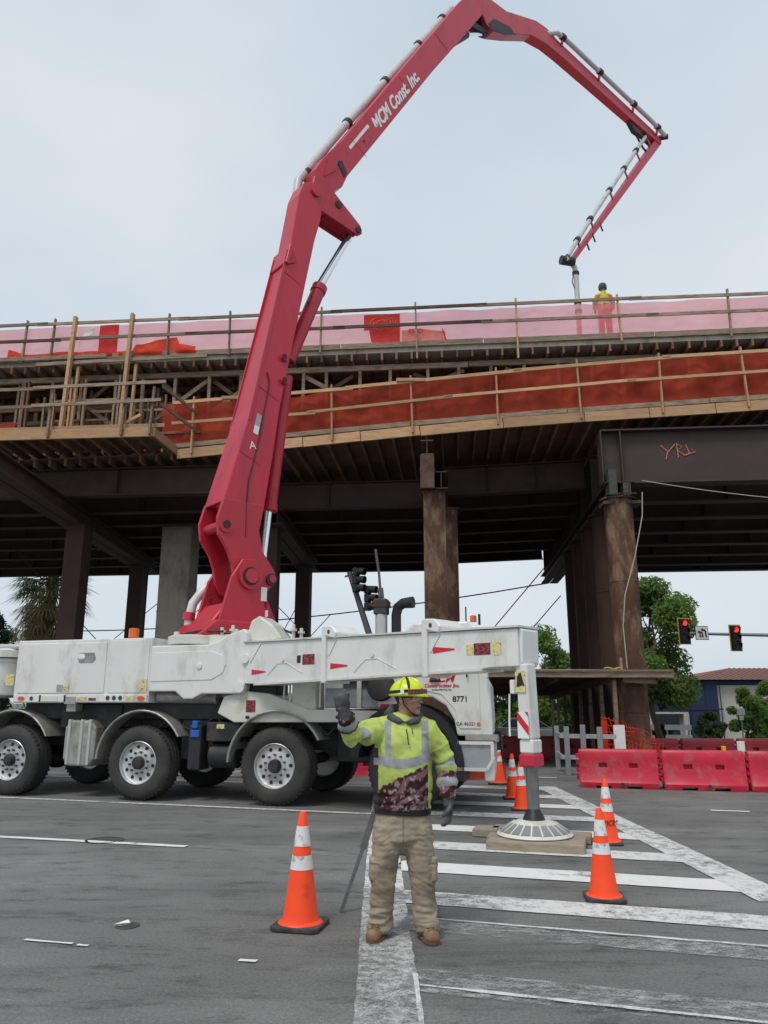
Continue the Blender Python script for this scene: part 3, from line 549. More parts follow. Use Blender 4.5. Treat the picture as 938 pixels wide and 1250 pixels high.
q = MB(); q.span((-.035, -.14, 7.33), (-.003, .38, 8.83)); q.build('end_plate', 'steel_beam', big)
for i, pts in enumerate(([(1.62, 8.42), (1.82, 8.22)], [(2.02, 8.44), (1.80, 8.2), (1.74, 8.0)], [(2.06, 8.46), (2.08, 8.05)], [(2.06, 8.44), (2.2, 8.36), (2.08, 8.25), (2.26, 8.1)], [(2.30, 8.42), (2.38, 8.18), (2.28, 8.1)], [(2.28, 8.12), (2.55, 8.20), (2.46, 8.27)])):
    q = MB(); q.path([(x, .098, z) for x, z in pts], .016, 6); q.build('spray_mark', 'spray_paint', big)
CAPS = 'steel caps across the falsework bents'
for s, s2, z, y0, y1, h, lab in ((-15.3, -17.2, 7.19, -4.0, 11.2, .48, 'dark steel cap beam on the posts under the scaffold end'), (-9.8, -10.25, 7.19, 2.4, 11.5, .48, 'dark steel cap beam on the posts behind the red boom'), (-4.62, -4.62, 7.42, -.45, 15.4, .50, 'rusty cap beam on the brown steel posts behind the cab'), (.38, .38, 7.10, -.4, 15.4, .36, 'heavy cap beam on top of the rusty pipe columns')):
    q = MB()
    for d in (-.2, .2): q.ibeam((s + d, y0, z), (s2 + d, y1, z), .36, h, .035, .025)
    bworld('cap_beam', q, 'rust_beam', lab, 'cap beam', CAPS)
q = MB(); q.span((-5.0, -.5, 7.68), (-4.58, 3, 7.74)); q.span((-4.98, -.62, 7.16), (-4.60, -.52, 8.1)); q.ibeam((-4.79, -.6, 8.32), (-4.79, 1.2, 8.32), .34, .42)
bworld('bearing_block', q, 'timber_dark', 'timber bearing block on the cap of the brown steel posts', 'block', None)
COLS = 'columns of the falsework bents'
def w2(s, y): return (BO.x + s * math.cos(BRZ) - y * math.sin(BRZ), BO.y + s * math.sin(BRZ) + y * math.cos(BRZ))
def post(s, y, w, ztop, lab, m='rust_pile'):
    x, yy = w2(s, y); q = MB(); z0 = gz(yy) - .02
    q.span((-w / 2, -w / 2, z0), (w / 2, -w / 2 + .05, ztop)); q.span((-w / 2, w / 2 - .05, z0), (w / 2, w / 2, ztop)); q.span((-.03, -w / 2 + .05, z0), (.03, w / 2 - .05, ztop)); q.span((-w / 2 + .02, -w / 2 + .05, z0), (-w / 2 + .06, w / 2 - .05, ztop)); q.span((w / 2 - .06, -w / 2 + .05, z0), (w / 2 - .02, w / 2 - .05, ztop))
    q.span((-w / 2 - .06, -w / 2 - .06, ztop), (w / 2 + .06, w / 2 + .06, ztop + .03))
    o = q.build('steel_column', m); o.location = (x, yy, 0); o.rotation_euler = (0, 0, BRZ); return tag(o, lab, 'column', COLS)
post(-15.9, 2.2, .58, 6.92, 'dark steel column in front of the palm tree', 'rust_beam'); post(-16.95, 9.5, .58, 6.92, 'dark steel column beside the amber beacon of the pump truck', 'rust_beam')
post(-9.95, 3.1, .56, 6.92, 'dark steel column close behind the foot of the red boom', 'rust_beam'); post(-10.2, 10.1, .58, 6.92, 'dark steel column between the boom and the dark traffic signals', 'rust_beam')
for i in range(5): post(-4.62 + (.34 if i else 0), .05 + (1.9 + 3.0 * (i - 1) if i else 0), .60, 7.13, ORD[i] + ' brown rusty box column in the row running back behind the cab')
PIPE = 'rusty pipe columns'
for i in range(5):
    x, yy = w2(.36, .1 + 1.95 * i); z0 = gz(yy) - .02; r = .375 if i == 0 else .36
    q = MB(); q.lathe([(r, z0), (r, 1.25), (r - .012, 1.255), (r - .012, 1.275), (r, 1.28), (r, 4.6), (r + .008, 4.61), (r + .008, 4.64), (r, 4.65), (r, 6.86), (r + .1, 6.862), (r + .1, 6.905)], (0, 0, 0), n=28)
    o = q.build('pipe_column', 'rust_pile' if i == 0 else 'rust_shaded', smooth=True); o.location = (x, yy, 0)  # rear columns take the darker copy, so their shade is painted in
    tag(o, ('thick rusty pipe column standing right behind the red barriers' if i == 0 else ORD[i] + ' rusty pipe column back from the red barriers under the overpass'), 'column', PIPE)
b = MB(); b.span((.05, -.45, 6.9), (.26, .1, 7.6)); b.span((.42, -.40, 6.9), (.62, .0, 7.3)); b.span((-.1, -.25, 6.7), (.9, .35, 6.78))
bworld('clamp_block', b, 'iron', 'steel clamp block between pipe column and deep girder', 'block', None)
# concrete pier
x, yy = -7.35, 27.; q = MB(); pier = empty('concrete_pier', (x, yy, 0), R(-5), 'pale grey concrete pier standing behind the pump truck, left bare', 'pier')
q.span((-.54, -.5, gz(yy)), (.54, .5, 8.3)); q.build('shaft', 'concrete', pier, bevel=.05)
for z in (2.2, 4.6, 7.0):
    q = MB(); q.span((-.548, -.508, z), (.548, .508, z + .03)); q.build('form_line', 'kerb', pier)
# timber canopy over the walkway at the pipe bent
cn = empty('walkway_canopy', (0, 0, 0), 0, 'low timber canopy with grey plank roof around the rusty pipe columns', 'canopy')
def cw(x, t): return (x + .087 * t, 19.35 + t)
for i in range(26):
    t = .1 + i * .52; (x0, y0), (x1, y1) = cw(2.5, t), cw(7.15 if i < 2 else 6.95, t)
    if i > 1: x1 -= 1.0
    q = MB(); q.bar((x0, y0, 2.30 - .035 * t), (x1, y1, 2.30 - .035 * t), .50, .05); q.build('roof_plank', 'timber_old' if i < 2 else 'timber_dark', cn)
q = MB(); q.bar((2.4, 19.3, 2.24), (7.18, 19.3, 2.22), .09, .20); q.build('front_beam', 'timber_old', cn, bevel=.01)
q = MB(); q.bar((5.95, 19.45, 2.08), (6.78, 19.45, 2.04), .09, .14); q.build('front_beam', 'timber_old', cn, bevel=.01)
for x in (2.6, 4.3, 5.75):
    a, c = cw(x, .15), cw(x, 13.4); q = MB(); q.bar((*a, 2.16), (*c, 1.72), .10, .2); q.build('bearer', 'timber_dark', cn)
for i in range(8):
    for x, m in ((5.72, 'timber_old'),):
        if x < 5.5 and i < 2: continue
        a = cw(x, .12 + i * 1.75); q = MB(); q.bar((a[0], a[1], gz(a[1])), (a[0], a[1], 2.06 - .035 * (.12 + i * 1.75)), .10, .09, up=(1, 0, 0)); q.build('post', m, cn)
# grey picket railing under it
rl = empty('picket_railing', (0, 0, 0), 0, 'grey timber railing with three wide pickets before the pipe columns', 'railing')
for x, y, h in ((3.98, 17.3, 1.02), (4.30, 17.15, 1.06), (4.62, 17.0, 1.02), (4.05, 18.6, 1.0)):
    q = MB(); q.span((x - .055, y - .02, 0), (x + .055, y + .02, h)); q.build('picket', 'mast_grey', rl, bevel=.005)
for z in (.38, .82):
    q = MB(); q.bar((3.88, 17.37, z), (4.95, 16.92, z), .04, .09); q.build('rail', 'grey_paint', rl); q = MB(); q.bar((3.88, 17.4, z), (4.1, 18.9, z), .04, .09); q.build('rail', 'grey_paint', rl)
nf = empty('safety_fence', (0, 0, 0), 0, 'bright orange mesh fence sagging around the foot of the pipe column', 'fence')
q = MB(); q.span((4.82, 17.5, 0), (4.94, 17.56, 1.14)); q.build('post', 'mesh_orange', nf); q = MB(); q.span((5.02, 17.3, .02), (5.26, 17.34, 1.05)); q.build('post', 'sheet_white', nf)
for i in range(15):
    q = MB(); x = 4.86 + i * .085
    q.path([(x, 17.62 + .05 * math.sin(i), 1.22 - .0035 * i * i), (x + .16, 17.66, .68), (x + .06, 17.62, .05)], .010, 4); q.build('strand', 'mesh_orange', nf)
for k in range(9):
    q = MB(); q.path([(4.84 + i * .15, 17.63 + .04 * math.sin(i + k), (1.2 - k * .13) * (1 - .04 * i) + .03 * math.sin(i * 1.3 + k)) for i in range(9)], .010, 4); q.build('strand', 'mesh_orange', nf)
# wires
def wire(a, c, r, sag, m, lab, name='cable', group=None):
    a, c = V(a), V(c); q = MB(); q.path([a.lerp(c, i / 14) - V((0, 0, sag * 4 * (i / 14) * (1 - i / 14))) for i in range(15)], r, 5)
    return tag(q.build(name, m), lab, 'cable', group)
for a, c in (((-18.5, 30, 11.2), (-8.6, 27.6, 2.0)), ((-17.6, 29.0, 8.2), (-13.0, 29, 1.0)), ((-15, 33, 1.2), (-5.6, 31, 8.6)), ((-13.5, 31, 1.0), (-5.8, 31, 6.4)), ((-12.2, 31.5, 1.0), (-6.0, 32, 5.6)), ((-11.4, 31.0, 1.2), (-6.1, 32.2, 5.0)), ((-7.0, 31, 8.0), (-.4, 31, 1.4)), ((-5.6, 31.5, 1.5), (-3.0, 31, 6.4)), ((-5.9, 31.6, 1.0), (-2.2, 31.2, 5.0))):
    wire(a, c, .018, 0, 'wire_dark', 'thin dark bracing cable slanting between the steel columns', group='bracing cables')
for a, c in (((2.2, 30, 2.0), (7.15, 30, 7.6)), ((4.3, 31, 2.6), (7.1, 30.5, 5.7))):
    wire(a, c, .022, 0, 'wire_dark', 'dark bracing cable slanting up to the rusty pipe columns', group='bracing cables')
wire((-30, 62, 14.4), (40, 58, 12.2), .045, .5, 'wire_dark', 'overhead utility line running level below the overpass', 'overhead_line')
wire((-26, 45, 5.8), (7.2, 33, 6.6), .03, .9, 'wire_dark', 'sagging dark overhead cable hanging toward the pipe columns', 'overhead_line')
wire((6.85, 19.42, 7.25), (14.5, 19.2, 6.5), .014, .18, 'wire_pale', 'thin pale wire drooping below the deep steel girder')
q = MB(); q.path([(6.86, 19.50, 6.95), (6.80, 19.48, 6.3), (6.50, 19.42, 5.2), (6.16, 19.40, 4.2), (6.05, 19.40, 3.4), (6.07, 19.38, 2.36)], .014, 5); tag(q.build('cable', 'wire_pale'), 'thin pale wire hanging down the front of the rusty pipe column', 'cable')
q = MB(); q.path([(5.5 + .09 * i, 19.42 + .05 * math.sin(i * 2.1), 2.36 + .02 * math.sin(i * 1.7)) for i in range(6)], .018, 6); tag(q.build('rope_coil', 'rope_yellow'), 'short yellow rope coil lying on the canopy edge', 'rope')
q = MB(); q.bar((5.93, 19.42, 2.33), (5.93, 19.42, 2.62), .09, .05, up=(1, 0, 0)); tag(q.build('timber_stub', 'timber_old'), 'short upright timber stub on the canopy roof by the rope', 'timber stub')

# ------------------------------------------------------------------ concrete pump truck (one thing)
TRZ = R(-16.127)
tk = empty('concrete_pump_truck', (-1.616, 12.21, 0), TRZ, 'white concrete pump truck with a tall folded red boom and an extended outrigger', 'pump truck')
AX = (2.0, -.07, -2.46, -4.97); WR = .58
# wheels
def make_wheel():
    t = MB(); t.lathe([(.335, .02), (.36, .0), (.43, -.012), (.50, -.002), (.545, .02), (.572, .06), (.578, .11), (.570, .115), (.570, .125), (.580, .13), (.580, .2), (.571, .205), (.571, .215), (.580, .22), (.580, .29), (.570, .295), (.570, .305), (.578, .31), (.572, .36), (.545, .40), (.43, .42), (.335, .40)], (0, 0, 0), (0, 1, 0), 48, False, False)
    for k in range(48):
        a = 2 * math.pi * k / 48
        for y in (.07, .35): t.box((.572 * math.cos(a), y, .572 * math.sin(a)), (.014, .07, .03), Matrix.Rotation(-a, 3, 'Y'))
    r = MB(); r.lathe([(.338, .012), (.330, .005), (.318, .02), (.312, .06), (.285, .075), (.20, .062), (.15, .055), (.02, .055)], (0, 0, 0), (0, 1, 0), 40, False); r.lathe([(.33, .39), (.31, .30), (.02, .28)], (0, 0, 0), (0, 1, 0), 24, False)
    h = MB(); h.lathe([(.105, .06), (.10, .0), (.075, -.03), (.02, -.035)], (0, 0, 0), (0, 1, 0), 20)
    n = MB(); d = MB()
    for k in range(10):
        a = 2 * math.pi * (k + .5) / 10
        n.tube((.165 * math.cos(a), .06, .165 * math.sin(a)), (.165 * math.cos(a), .018, .165 * math.sin(a)), .017, n=6)
        a += math.pi / 10; d.tube((.248 * math.cos(a), .085, .248 * math.sin(a)), (.248 * math.cos(a), .0635, .248 * math.sin(a)), .029, n=12)
    return [(x.mesh(nm, m, True)) for x, nm, m in ((t, 'tyre', 'rubber'), (r, 'rim', 'alu_rim'), (h, 'hub', 'dark_chassis'), (n, 'lug_nuts', 'iron'), (d, 'hand_holes', 'decal_black'))]
WM = make_wheel()
for s in AX:
    for far in (0, 1):
        if far and s == AX[0]: pass
        w = empty('wheel', (s, 2.5 if far else 0., WR), math.pi if far else 0.); w.parent = tk
        w.rotation_euler = (0, 0, math.pi if far else 0)
        for me in WM:
            o = obj(me.name.split('.')[0], me, w)
            if 'lug' in me.name or 'hand' in me.name: o['kind'] = 'stuff'
            if me is not WM[0] and me is not WM[1]: pass
        # roll each wheel to another angle
        for ch in w.children: ch.rotation_euler = (0, s * .7, 0)
    q = MB(); q.tube((s, .3, WR), (s, 2.2, WR), .09, n=10); q.lathe([(.1, 0), (.22, .15), (.22, .3), (.1, .45)], (s, 1.02, WR), (0, 1, 0), 14); q.build('axle', 'dark_chassis', tk, smooth=True)
# chassis and underbody
q = MB()
for y in (.78, 1.62): q.span((-7.4, y, .78), (3.2, y + .1, 1.08))
for s in (-6.6, -5.4, -3.6, -1.2, 1.0, 2.9): q.span((s, .88, .82), (s + .12, 1.62, 1.02))
q.build('chassis_frame', 'dark_chassis', tk, bevel=.01)
q = MB(); q.span((-6.9, .45, 1.10), (1.75, 2.05, 1.40)); q.span((-5.0, .30, 1.25), (-1.0, 2.2, 1.60)); q.span((-4.2, .25, 1.10), (-3.0, .6, 1.5)); q.span((-1.9, .35, .62), (-1.3, .75, 1.30)); q.span((.75, .55, .62), (1.35, 2.0, 1.22)); q.span((-3.2, .7, .5), (-2.95, 1.9, 1.2)); q.span((1.3, .5, .75), (3.1, 2.0, 1.2)); q.span((-6.8, .6, .7), (-5.6, 1.9, 1.3))
q.build('underbody', 'dark_chassis', tk, bevel=.02)
for i in range(7):
    q = MB(); s = -4.3 + i * .75; q.path([(s, .35, 1.36), (s + .18, .30, 1.15), (s + .5, .28, 1.05 + .05 * math.sin(i)), (s + .75, .33, 1.3)], .022, 6); q.build('hose', 'black_plastic', tk, smooth=True)
# mudguards
def guard(s, a0, a1, r=.80, m='alu_guard', y0=-.02, y1=.5, zc=.60):
    q = MB(); n = 18; pts = []
    for i in range(n + 1):
        a = R(a0 + (a1 - a0) * i / n)
        for rr, y in ((r, y0), (r, y1), (r - .02, y1), (r - .02, y0)): pts.append((s + rr * math.cos(a), y, zc + rr * math.sin(a)))
    q.add(pts, [(4 * i + k, 4 * i + (k + 1) % 4, 4 * i + 4 + (k + 1) % 4, 4 * i + 4 + k) for i in range(n) for k in range(4)] + [(3, 2, 1, 0), (4 * n, 4 * n + 1, 4 * n + 2, 4 * n + 3)])
    e = MB(); e.path([(s + r * math.cos(R(a0 + (a1 - a0) * i / n)), y0, zc + r * math.sin(R(a0 + (a1 - a0) * i / n))) for i in range(n + 1)], .016, 6)
    o = q.build('mudguard', m, tk, smooth=True); e.build('rolled_edge', m, o, smooth=True)
guard(-4.95, 28, 160); guard(-2.43, 30, 178); guard(-.05, 28, 178)
# tool cabinet
q = MB(); q.span((-5.02, .0, 1.52), (-2.34, .62, 2.58)); q.build('tool_cabinet', 'white_paint', tk, bevel=.015, seg=2)
q = MB(); q.span((-4.94, -.014, 1.68), (-3.20, -.001, 2.52)); dr = q.build('cabinet_door', 'white_paint', tk, bevel=.008)
q = MB(); q.span((-3.12, -.010, 1.68), (-2.38, -.001, 2.54)); q.build('cabinet_panel', 'white_paint', tk, bevel=.008)
q = MB(); q.prism([(-3.77, 2.27), (-3.72, 2.35), (-3.44, 2.35), (-3.40, 2.25), (-3.45, 2.18), (-3.72, 2.18)], lambda p, z, t: (p, t, z), -.02, -.012); hd = q.build('door_latch', 'alu_guard', dr)
q = MB(); q.lathe([(.07, 0), (.07, .012), (.045, .02), (.01, .02)], (-3.68, -.018, 2.265), (0, -1, 0), 16); q.build('lock', 'chrome', dr, smooth=True)
q = MB(); q.span((-5.0, -.018, 1.535), (-2.36, -.001, 1.655)); q.build('light_bar', 'white_paint', tk, bevel=.006)
def disc(s, z, r, m, nm, y=-.026, rx=1.):
    q = MB(); q.prism([(s + rx * r * math.cos(a), z + r * math.sin(a)) for a in [2 * math.pi * i / 14 for i in range(14)]], lambda p, zz, t: (p, t, zz), y, -.0185); return q.build(nm, m, tk)
disc(-4.83, 1.595, .035, 'orange_lens', 'marker_lamp', -.03, 2.0); disc(-2.47, 1.595, .035, 'orange_lens', 'marker_lamp', -.03, 2.0); disc(-4.62, 1.595, .035, 'iron', 'reflector')
for s in (-3.10, -2.98, -2.86): disc(s, 1.60, .036, 'iron', 'reflector')
def plate(s0, s1, z0, z1, m, nm, y=-.026):
    q = MB(); q.span((s0, y, z0), (s1, -.0185, z1)); return q.build(nm, m, tk)
plate(-4.42, -4.08, 1.545, 1.63, 'cream_paint', 'lamp_plate'); plate(-4.46, -4.43, 1.54, 1.65, 'decal_black', 'clip'); plate(-3.96, -3.93, 1.54, 1.65, 'decal_black', 'clip'); plate(-3.70, -3.5, 1.56, 1.62, 'decal_yellow', 'decal'); plate(-3.47, -3.33, 1.56, 1.60, 'decal_warn', 'decal'); plate(-2.76, -2.58, 1.57, 1.63, 'decal_yellow', 'decal')
def decal(s0, s1, z0, z1, m, y): 
    q = MB(); q.span((s0, y - .004, z0), (s1, y, z1)); return q.build('decal', m, tk)
decal(-4.13, -4.01, 1.70, 1.82, 'grey_paint', -.0145); decal(-4.0, -3.88, 1.71, 1.81, 'decal_yellow', -.0145); decal(-2.52, -2.38, 1.70, 1.90, 'decal_yellow', -.0105)
q = MB(); q.span((-3.92, .02, 1.38), (-3.74, .2, 1.50)); q.span((-3.94, -.02, 1.50), (-3.72, .02, 1.62)); q.build('bracket', 'alu_guard', tk)
q = MB(); q.lathe([(.075, 0), (.085, .01), (.085, .16), (.07, .17), (.02, .175)], (-2.90, .28, 2.60), n=14); bc = q.build('beacon', 'amber', tk, smooth=True)
q = MB(); q.lathe([(.09, -.02), (.09, .01)], (-2.90, .28, 2.595), n=14); q.build('beacon_foot', 'black_plastic', bc)
# rear part beyond the cabinet
q = MB(); q.lathe([(.42, 1.65), (.44, 1.7), (.44, 2.22), (.46, 2.24), (.46, 2.3), (.40, 2.32)], (-5.75, .62, 0), n=28); q.span((-7.4, .2, 1.62), (-5.7, 2.3, 2.2)); q.build('hopper_body', 'white_paint', tk, smooth=True, bevel=.01)
q = MB(); q.lathe([(.38, 0), (.38, .12), (.30, .16), (.02, .16)], (-5.6, .5, 2.32), n=24); q.build('hatch_lid', 'cream_paint', tk, smooth=True)
q = MB(); q.tube((-6.0, .3, 2.52), (-5.15, .3, 2.5), .05, n=10); q.build('pipe', 'steel_pipe', tk, smooth=True)
decal(-5.4, -5.2, 1.82, 2.02, 'decal_yellow', .18)
# tanks between the wheels
q = MB(); q.prism([(-3.93 + .13 * 0, .62), (-3.83, .50), (-3.42, .50), (-3.32, .62), (-3.32, 1.12), (-3.42, 1.24), (-3.83, 1.24), (-3.93, 1.12)], lambda p, z, t: (p, t, z), .04, .62); tank = q.build('fuel_tank', 'alu_guard', tk, bevel=.04, seg=3)
for s in (-3.86, -3.62, -3.46):
    q = MB(); q.span((s, .02, .52), (s + .055, .10, 1.25)); q.build('strap', 'steel_pipe', tank, bevel=.01)
q = MB(); q.tube((-3.63, .12, 1.22), (-3.63, .08, 1.30), .055, n=12); q.build('cap', 'black_plastic', tank, smooth=True)
q = MB(); q.span((-1.62, .10, .48), (-1.40, .45, 1.18)); q.build('canister', 'dark_chassis', tk, bevel=.03, seg=2)
q = MB(); q.span((-1.58, .07, .98), (-1.42, .12, 1.10)); q.span((-1.55, .06, 1.12), (-1.45, .2, 1.24)); q.build('canister_cap', 'blue_plastic', tk, bevel=.015)
q = MB(); q.tube((-1.28, .30, .70), (-.80, .30, .70), .19, n=20); q.build('air_tank', 'dark_chassis', tk, smooth=True, bevel=.02)
q = MB(); q.span((-1.32, .12, .92), (-.72, .5, 1.22)); bb = q.build('battery_box', 'dark_chassis', tk, bevel=.02)
q = MB(); q.span((-1.13, .112, 1.12), (-1.0, .119, 1.19)); q.build('decal', 'decal_yellow', bb)
# subframe in pale paint above the first axle
q = MB(); q.prism([(-1.1, 1.36), (-1.0, 1.62), (-.62, 1.70), (-.2, 1.66), (.45, 1.42), (1.7, 1.40), (1.7, 1.24), (-.8, 1.22)], lambda p, z, t: (p, t, z), .05, 2.45); q.build('subframe', 'cream_paint', tk, bevel=.012)
decal(-.60, -.44, 1.38, 1.56, 'decal_warn', .048); disc(-.55, 1.30, .025, 'decal_black', 'hole', .03); disc(.95, 1.31, .025, 'decal_black', 'hole', .03)
q = MB(); q.span((.15, .12, 1.42), (.55, .5, 2.0)); q.build('valve_box', 'cream_paint', tk, bevel=.01)
q = MB(); q.span((-.70, .15, 1.62), (-.12, .6, 1.98)); q.tube((-.35, .1, 1.86), (-.35, .2, 1.86), .09, n=14); q.build('pump_block', 'dark_chassis', tk, bevel=.02)
for s in (.02, .12, .62):
    q = MB(); q.tube((s, .1, 1.45), (s, .1, 2.02), .018, n=8); q.build('lever', 'cream_paint', tk)
# box body behind the cab
q = MB(); q.span((.68, .14, 1.44), (1.72, 2.3, 2.12)); bx_ = q.build('water_box', 'grey_paint', tk, bevel=.015)
q = MB(); q.span((.70, .126, 1.74), (.98, .139, 2.1)); q.build('panel', 'sheet_white', bx_); q = MB(); q.span((1.0, .124, 1.74), (1.5, .139, 2.06)); q.build('window', 'dark_glass', bx_)
q = MB(); q.span((1.22, .105, 1.44), (1.29, .123, 2.14)); q.build('strap', 'cream_paint', bx_)
q = MB(); q.span((1.56, .10, 1.46), (1.98, .135, 2.2)); q.build('panel', 'white_paint', bx_)
q = MB(); q.span((1.60, .06, 1.30), (2.0, .12, 1.50)); q.build('reflector_bar', 'decal_red', tk, bevel=.01)
q = MB(); q.tube((1.62, .0, 1.76), (1.62, .10, 1.76), .22, n=24); ac = q.build('air_cleaner', 'black_plastic', tk, smooth=True, bevel=.03)
q = MB(); q.lathe([(.2, 0), (.19, .03), (.1, .05), (.02, .05)], (1.62, .0, 1.76), (0, -1, 0), 20); q.build('cover', 'iron', ac, smooth=True)
# exhaust stack and intake snorkel
q = MB(); q.tube((1.42, .75, 2.0), (1.42, .75, 3.02), .10, n=18); ex = q.build('exhaust_stack', 'steel_pipe', tk, smooth=True)
q = MB(); q.span((1.31, .64, 2.92), (1.53, .86, 3.18)); q.build('spark_guard', 'iron', ex, bevel=.02); q = MB(); q.span((1.295, .625, 3.04), (1.545, .875, 3.14)); q.build('heat_box', 'rust_beam', ex)
q = MB(); q.tube((1.42, .75, 3.2), (1.40, .75, 3.36), .05, n=12); q.path([(1.40, .75, 3.34), (1.38, .75, 3.6), (1.32, .74, 4.02)], .022, 8); q.build('tail_pipe', 'signal_grey', ex, smooth=True)
q = MB(); q.path([(1.66, .8, 2.4), (1.66, .8, 2.92), (1.69, .8, 3.04), (1.78, .78, 3.10), (1.96, .75, 3.11)], [.08, .08, .085, .085, .095], 14); q.build('intake_snorkel', 'black_plastic', tk, smooth=True)
# cab
CB = [(2.0, 1.18), (2.0, 2.62), (2.15, 2.72), (3.02, 2.72), (3.22, 2.55), (3.22, 2.02), (3.36, 1.74), (3.38, 1.05), (2.98, 1.02), (2.96, 1.18)]
q = MB(); q.prism([(2.02, 1.62), (2.02, 2.60), (2.16, 2.70), (2.98, 2.70), (3.14, 2.56), (3.20, 2.05), (3.34, 1.78), (3.36, 1.06), (2.78, 1.06), (2.74, 1.28), (2.62, 1.48), (2.42, 1.60)], lambda p, z, t: (p - .06 * (p > 3) - (.30 if t > 1 and p > 2.9 else 0), t, z), .0, 2.40); cab = q.build('cab', 'white_paint', tk, bevel=.03, seg=2)
q = MB(); q.prism([(2.30, 1.70), (2.30, 2.55), (2.95, 2.55), (3.06, 2.45), (3.12, 2.0), (3.13, 1.16), (2.82, 1.16), (2.76, 1.42), (2.56, 1.64)], lambda p, z, t: (p, t, z), -.014, -.001); door = q.build('door', 'white_paint', cab, bevel=.008)
q = MB(); q.prism([(2.38, 1.98), (2.38, 2.48), (2.92, 2.48), (3.0, 2.40), (3.04, 1.98)], lambda p, z, t: (p, t, z), -.020, -.0145); q.build('window', 'dark_glass', door)
q = MB(); q.span((2.40, -.05, 1.82), (2.55, -.015, 1.86)); q.build('handle', 'black_plastic', door, bevel=.008)
disc(3.10, 1.225, .028, 'amber', 'marker_lamp', -.022)
q = MB(); q.prism([(3.19, 2.04), (3.145, 2.52), (3.15, 2.54), (3.215, 2.05)], lambda p, z, t: (p - .06 - .125 * t + .012, t, z), .12, 2.25); q.build('windshield', 'dark_glass', cab)
q = MB(); q.span((3.22, -.16, 1.86), (3.27, -.05, 2.3)); q.tube((3.2, -.02, 2.35), (3.25, -.1, 2.3), .015, n=6); q.build('mirror', 'white_paint', cab, bevel=.01)
q = MB(); q.tube((2.95, -.05, 1.88), (2.95, -.05, 2.14), .012, n=6); q.build('grab_rail', 'black_plastic', cab)
q = MB(); q.lathe([(.05, 0), (.05, .09), (.02, .1)], (3.02, .25, 2.71), n=12); q.build('roof_lamp', 'amber', cab, smooth=True); q = MB(); q.tube((2.9, .3, 2.7), (2.9, .3, 2.95), .012, n=6); q.tube((3.12, .2, 2.66), (3.12, .2, 2.82), .02, n=6); q.build('antenna', 'black_plastic', cab)
bt = lambda s, z, y=-.0165: basis((1, 0, 0), (0, 0, 1), (s, y, z))
text('MCM', .17, 'lettering', 'decal_red', door, bt(2.56, 1.87), .35, bold=.004); text('Construction Inc.', .075, 'lettering', 'decal_red', door, bt(2.57, 1.765), .3, bold=.002); text('SACRAMENTO, CA.', .035, 'lettering', 'decal_black', door, bt(2.57, 1.705)); text('8771', .115, 'lettering', 'decal_black', door, bt(2.84, 1.57), bold=.002); text('CA 46321', .07, 'lettering', 'decal_black', door, bt(2.915, 1.225))
q = MB(); q.tube((2.6, -.025, 1.55), (2.86, -.02, 1.21), .001, n=4)
# wheel arch of the cab
q = MB(); n = 20; pts = []
for i in range(n + 1):
    a = R(-12 + 184 * i / n)
    for rr, y in ((.86, -.03), (.86, .5), (.74, .5), (.74, -.03)): pts.append((2.02 + rr * math.cos(a), y, .62 + rr * math.sin(a) * 1.05))
q.add(pts, [(4 * i + k, 4 * i + (k + 1) % 4, 4 * i + 4 + (k + 1) % 4, 4 * i + 4 + k) for i in range(n) for k in range(4)] + [(3, 2, 1, 0), (4 * n, 4 * n + 1, 4 * n + 2, 4 * n + 3)]); q.build('wheel_arch', 'black_plastic', tk, smooth=True)
q = MB(); q.span((2.92, .10, .96), (3.3, .6, 1.04)); q.span((2.9, -.01, 1.0), (3.36, .1, 1.08)); q.build('sill', 'alu_guard', tk)
st = MB(); st.prism([(2.78, .60), (2.78, .97), (3.28, .97), (3.28, .74), (3.20, .60)], lambda p, z, t: (p, t, z), .0, .5); sx = st.build('step_box', 'grey_paint', tk, bevel=.01)
for a, c in (((2.78, 0, .965), (3.30, 0, .965)), ((2.78, 0, .605), (3.20, 0, .605)), ((3.285, 0, .96), (3.285, 0, .74)), ((3.285, 0, .74), (3.2, 0, .605))):
    q = MB(); q.bar((a[0], -.015, a[2]), (c[0], -.015, c[2]), .03, .045); q.build('step_rim', 'sheet_white', sx)
q = MB(); q.prism([(3.16, .44), (3.30, .44), (3.32, .78), (3.16, .80)], lambda p, z, t: (p - .125 * t, t, z), .02, 2.3); q.build('bumper', 'white_paint', tk, bevel=.03, seg=2)
q = MB(); q.tube((1.62, -.06, .50), (1.60, -.06, 1.10), .016, n=8); q.build('hanging_strap', 'dark_chassis', tk)
# outrigger housing
HP = [(-2.33, 2.44), (-1.30, 2.44), (-1.12, 2.49), (-.90, 2.60), (-.66, 2.68), (-.60, 2.62), (-.60, 1.72), (-.66, 1.66), (-1.36, 1.66), (-1.52, 1.58), (-1.68, 1.58), (-1.84, 1.70), (-2.33, 1.70)]
q = MB(); q.prism(HP, lambda p, z, t: (p, t, z), -.03, .55); hs = q.build('outrigger_housing', 'white_paint', tk, bevel=.02, seg=2)
q = MB(); q.prism([(-2.30, 1.86), (-2.30, 2.32), (-1.22, 2.34), (-1.0, 2.26), (-.94, 2.12), (-1.0, 1.98), (-1.2, 1.88)], lambda p, z, t: (p, t, z), -.040, -.0305); q.build('cover_panel', 'white_paint', hs, bevel=.008, seg=2)
q = MB(); q.lathe([(.05, 0), (.05, .02), (.02, .025)], (-1.42, -.04, 2.10), (0, -1, 0), 14); q.build('bolt', 'white_paint', hs, smooth=True)
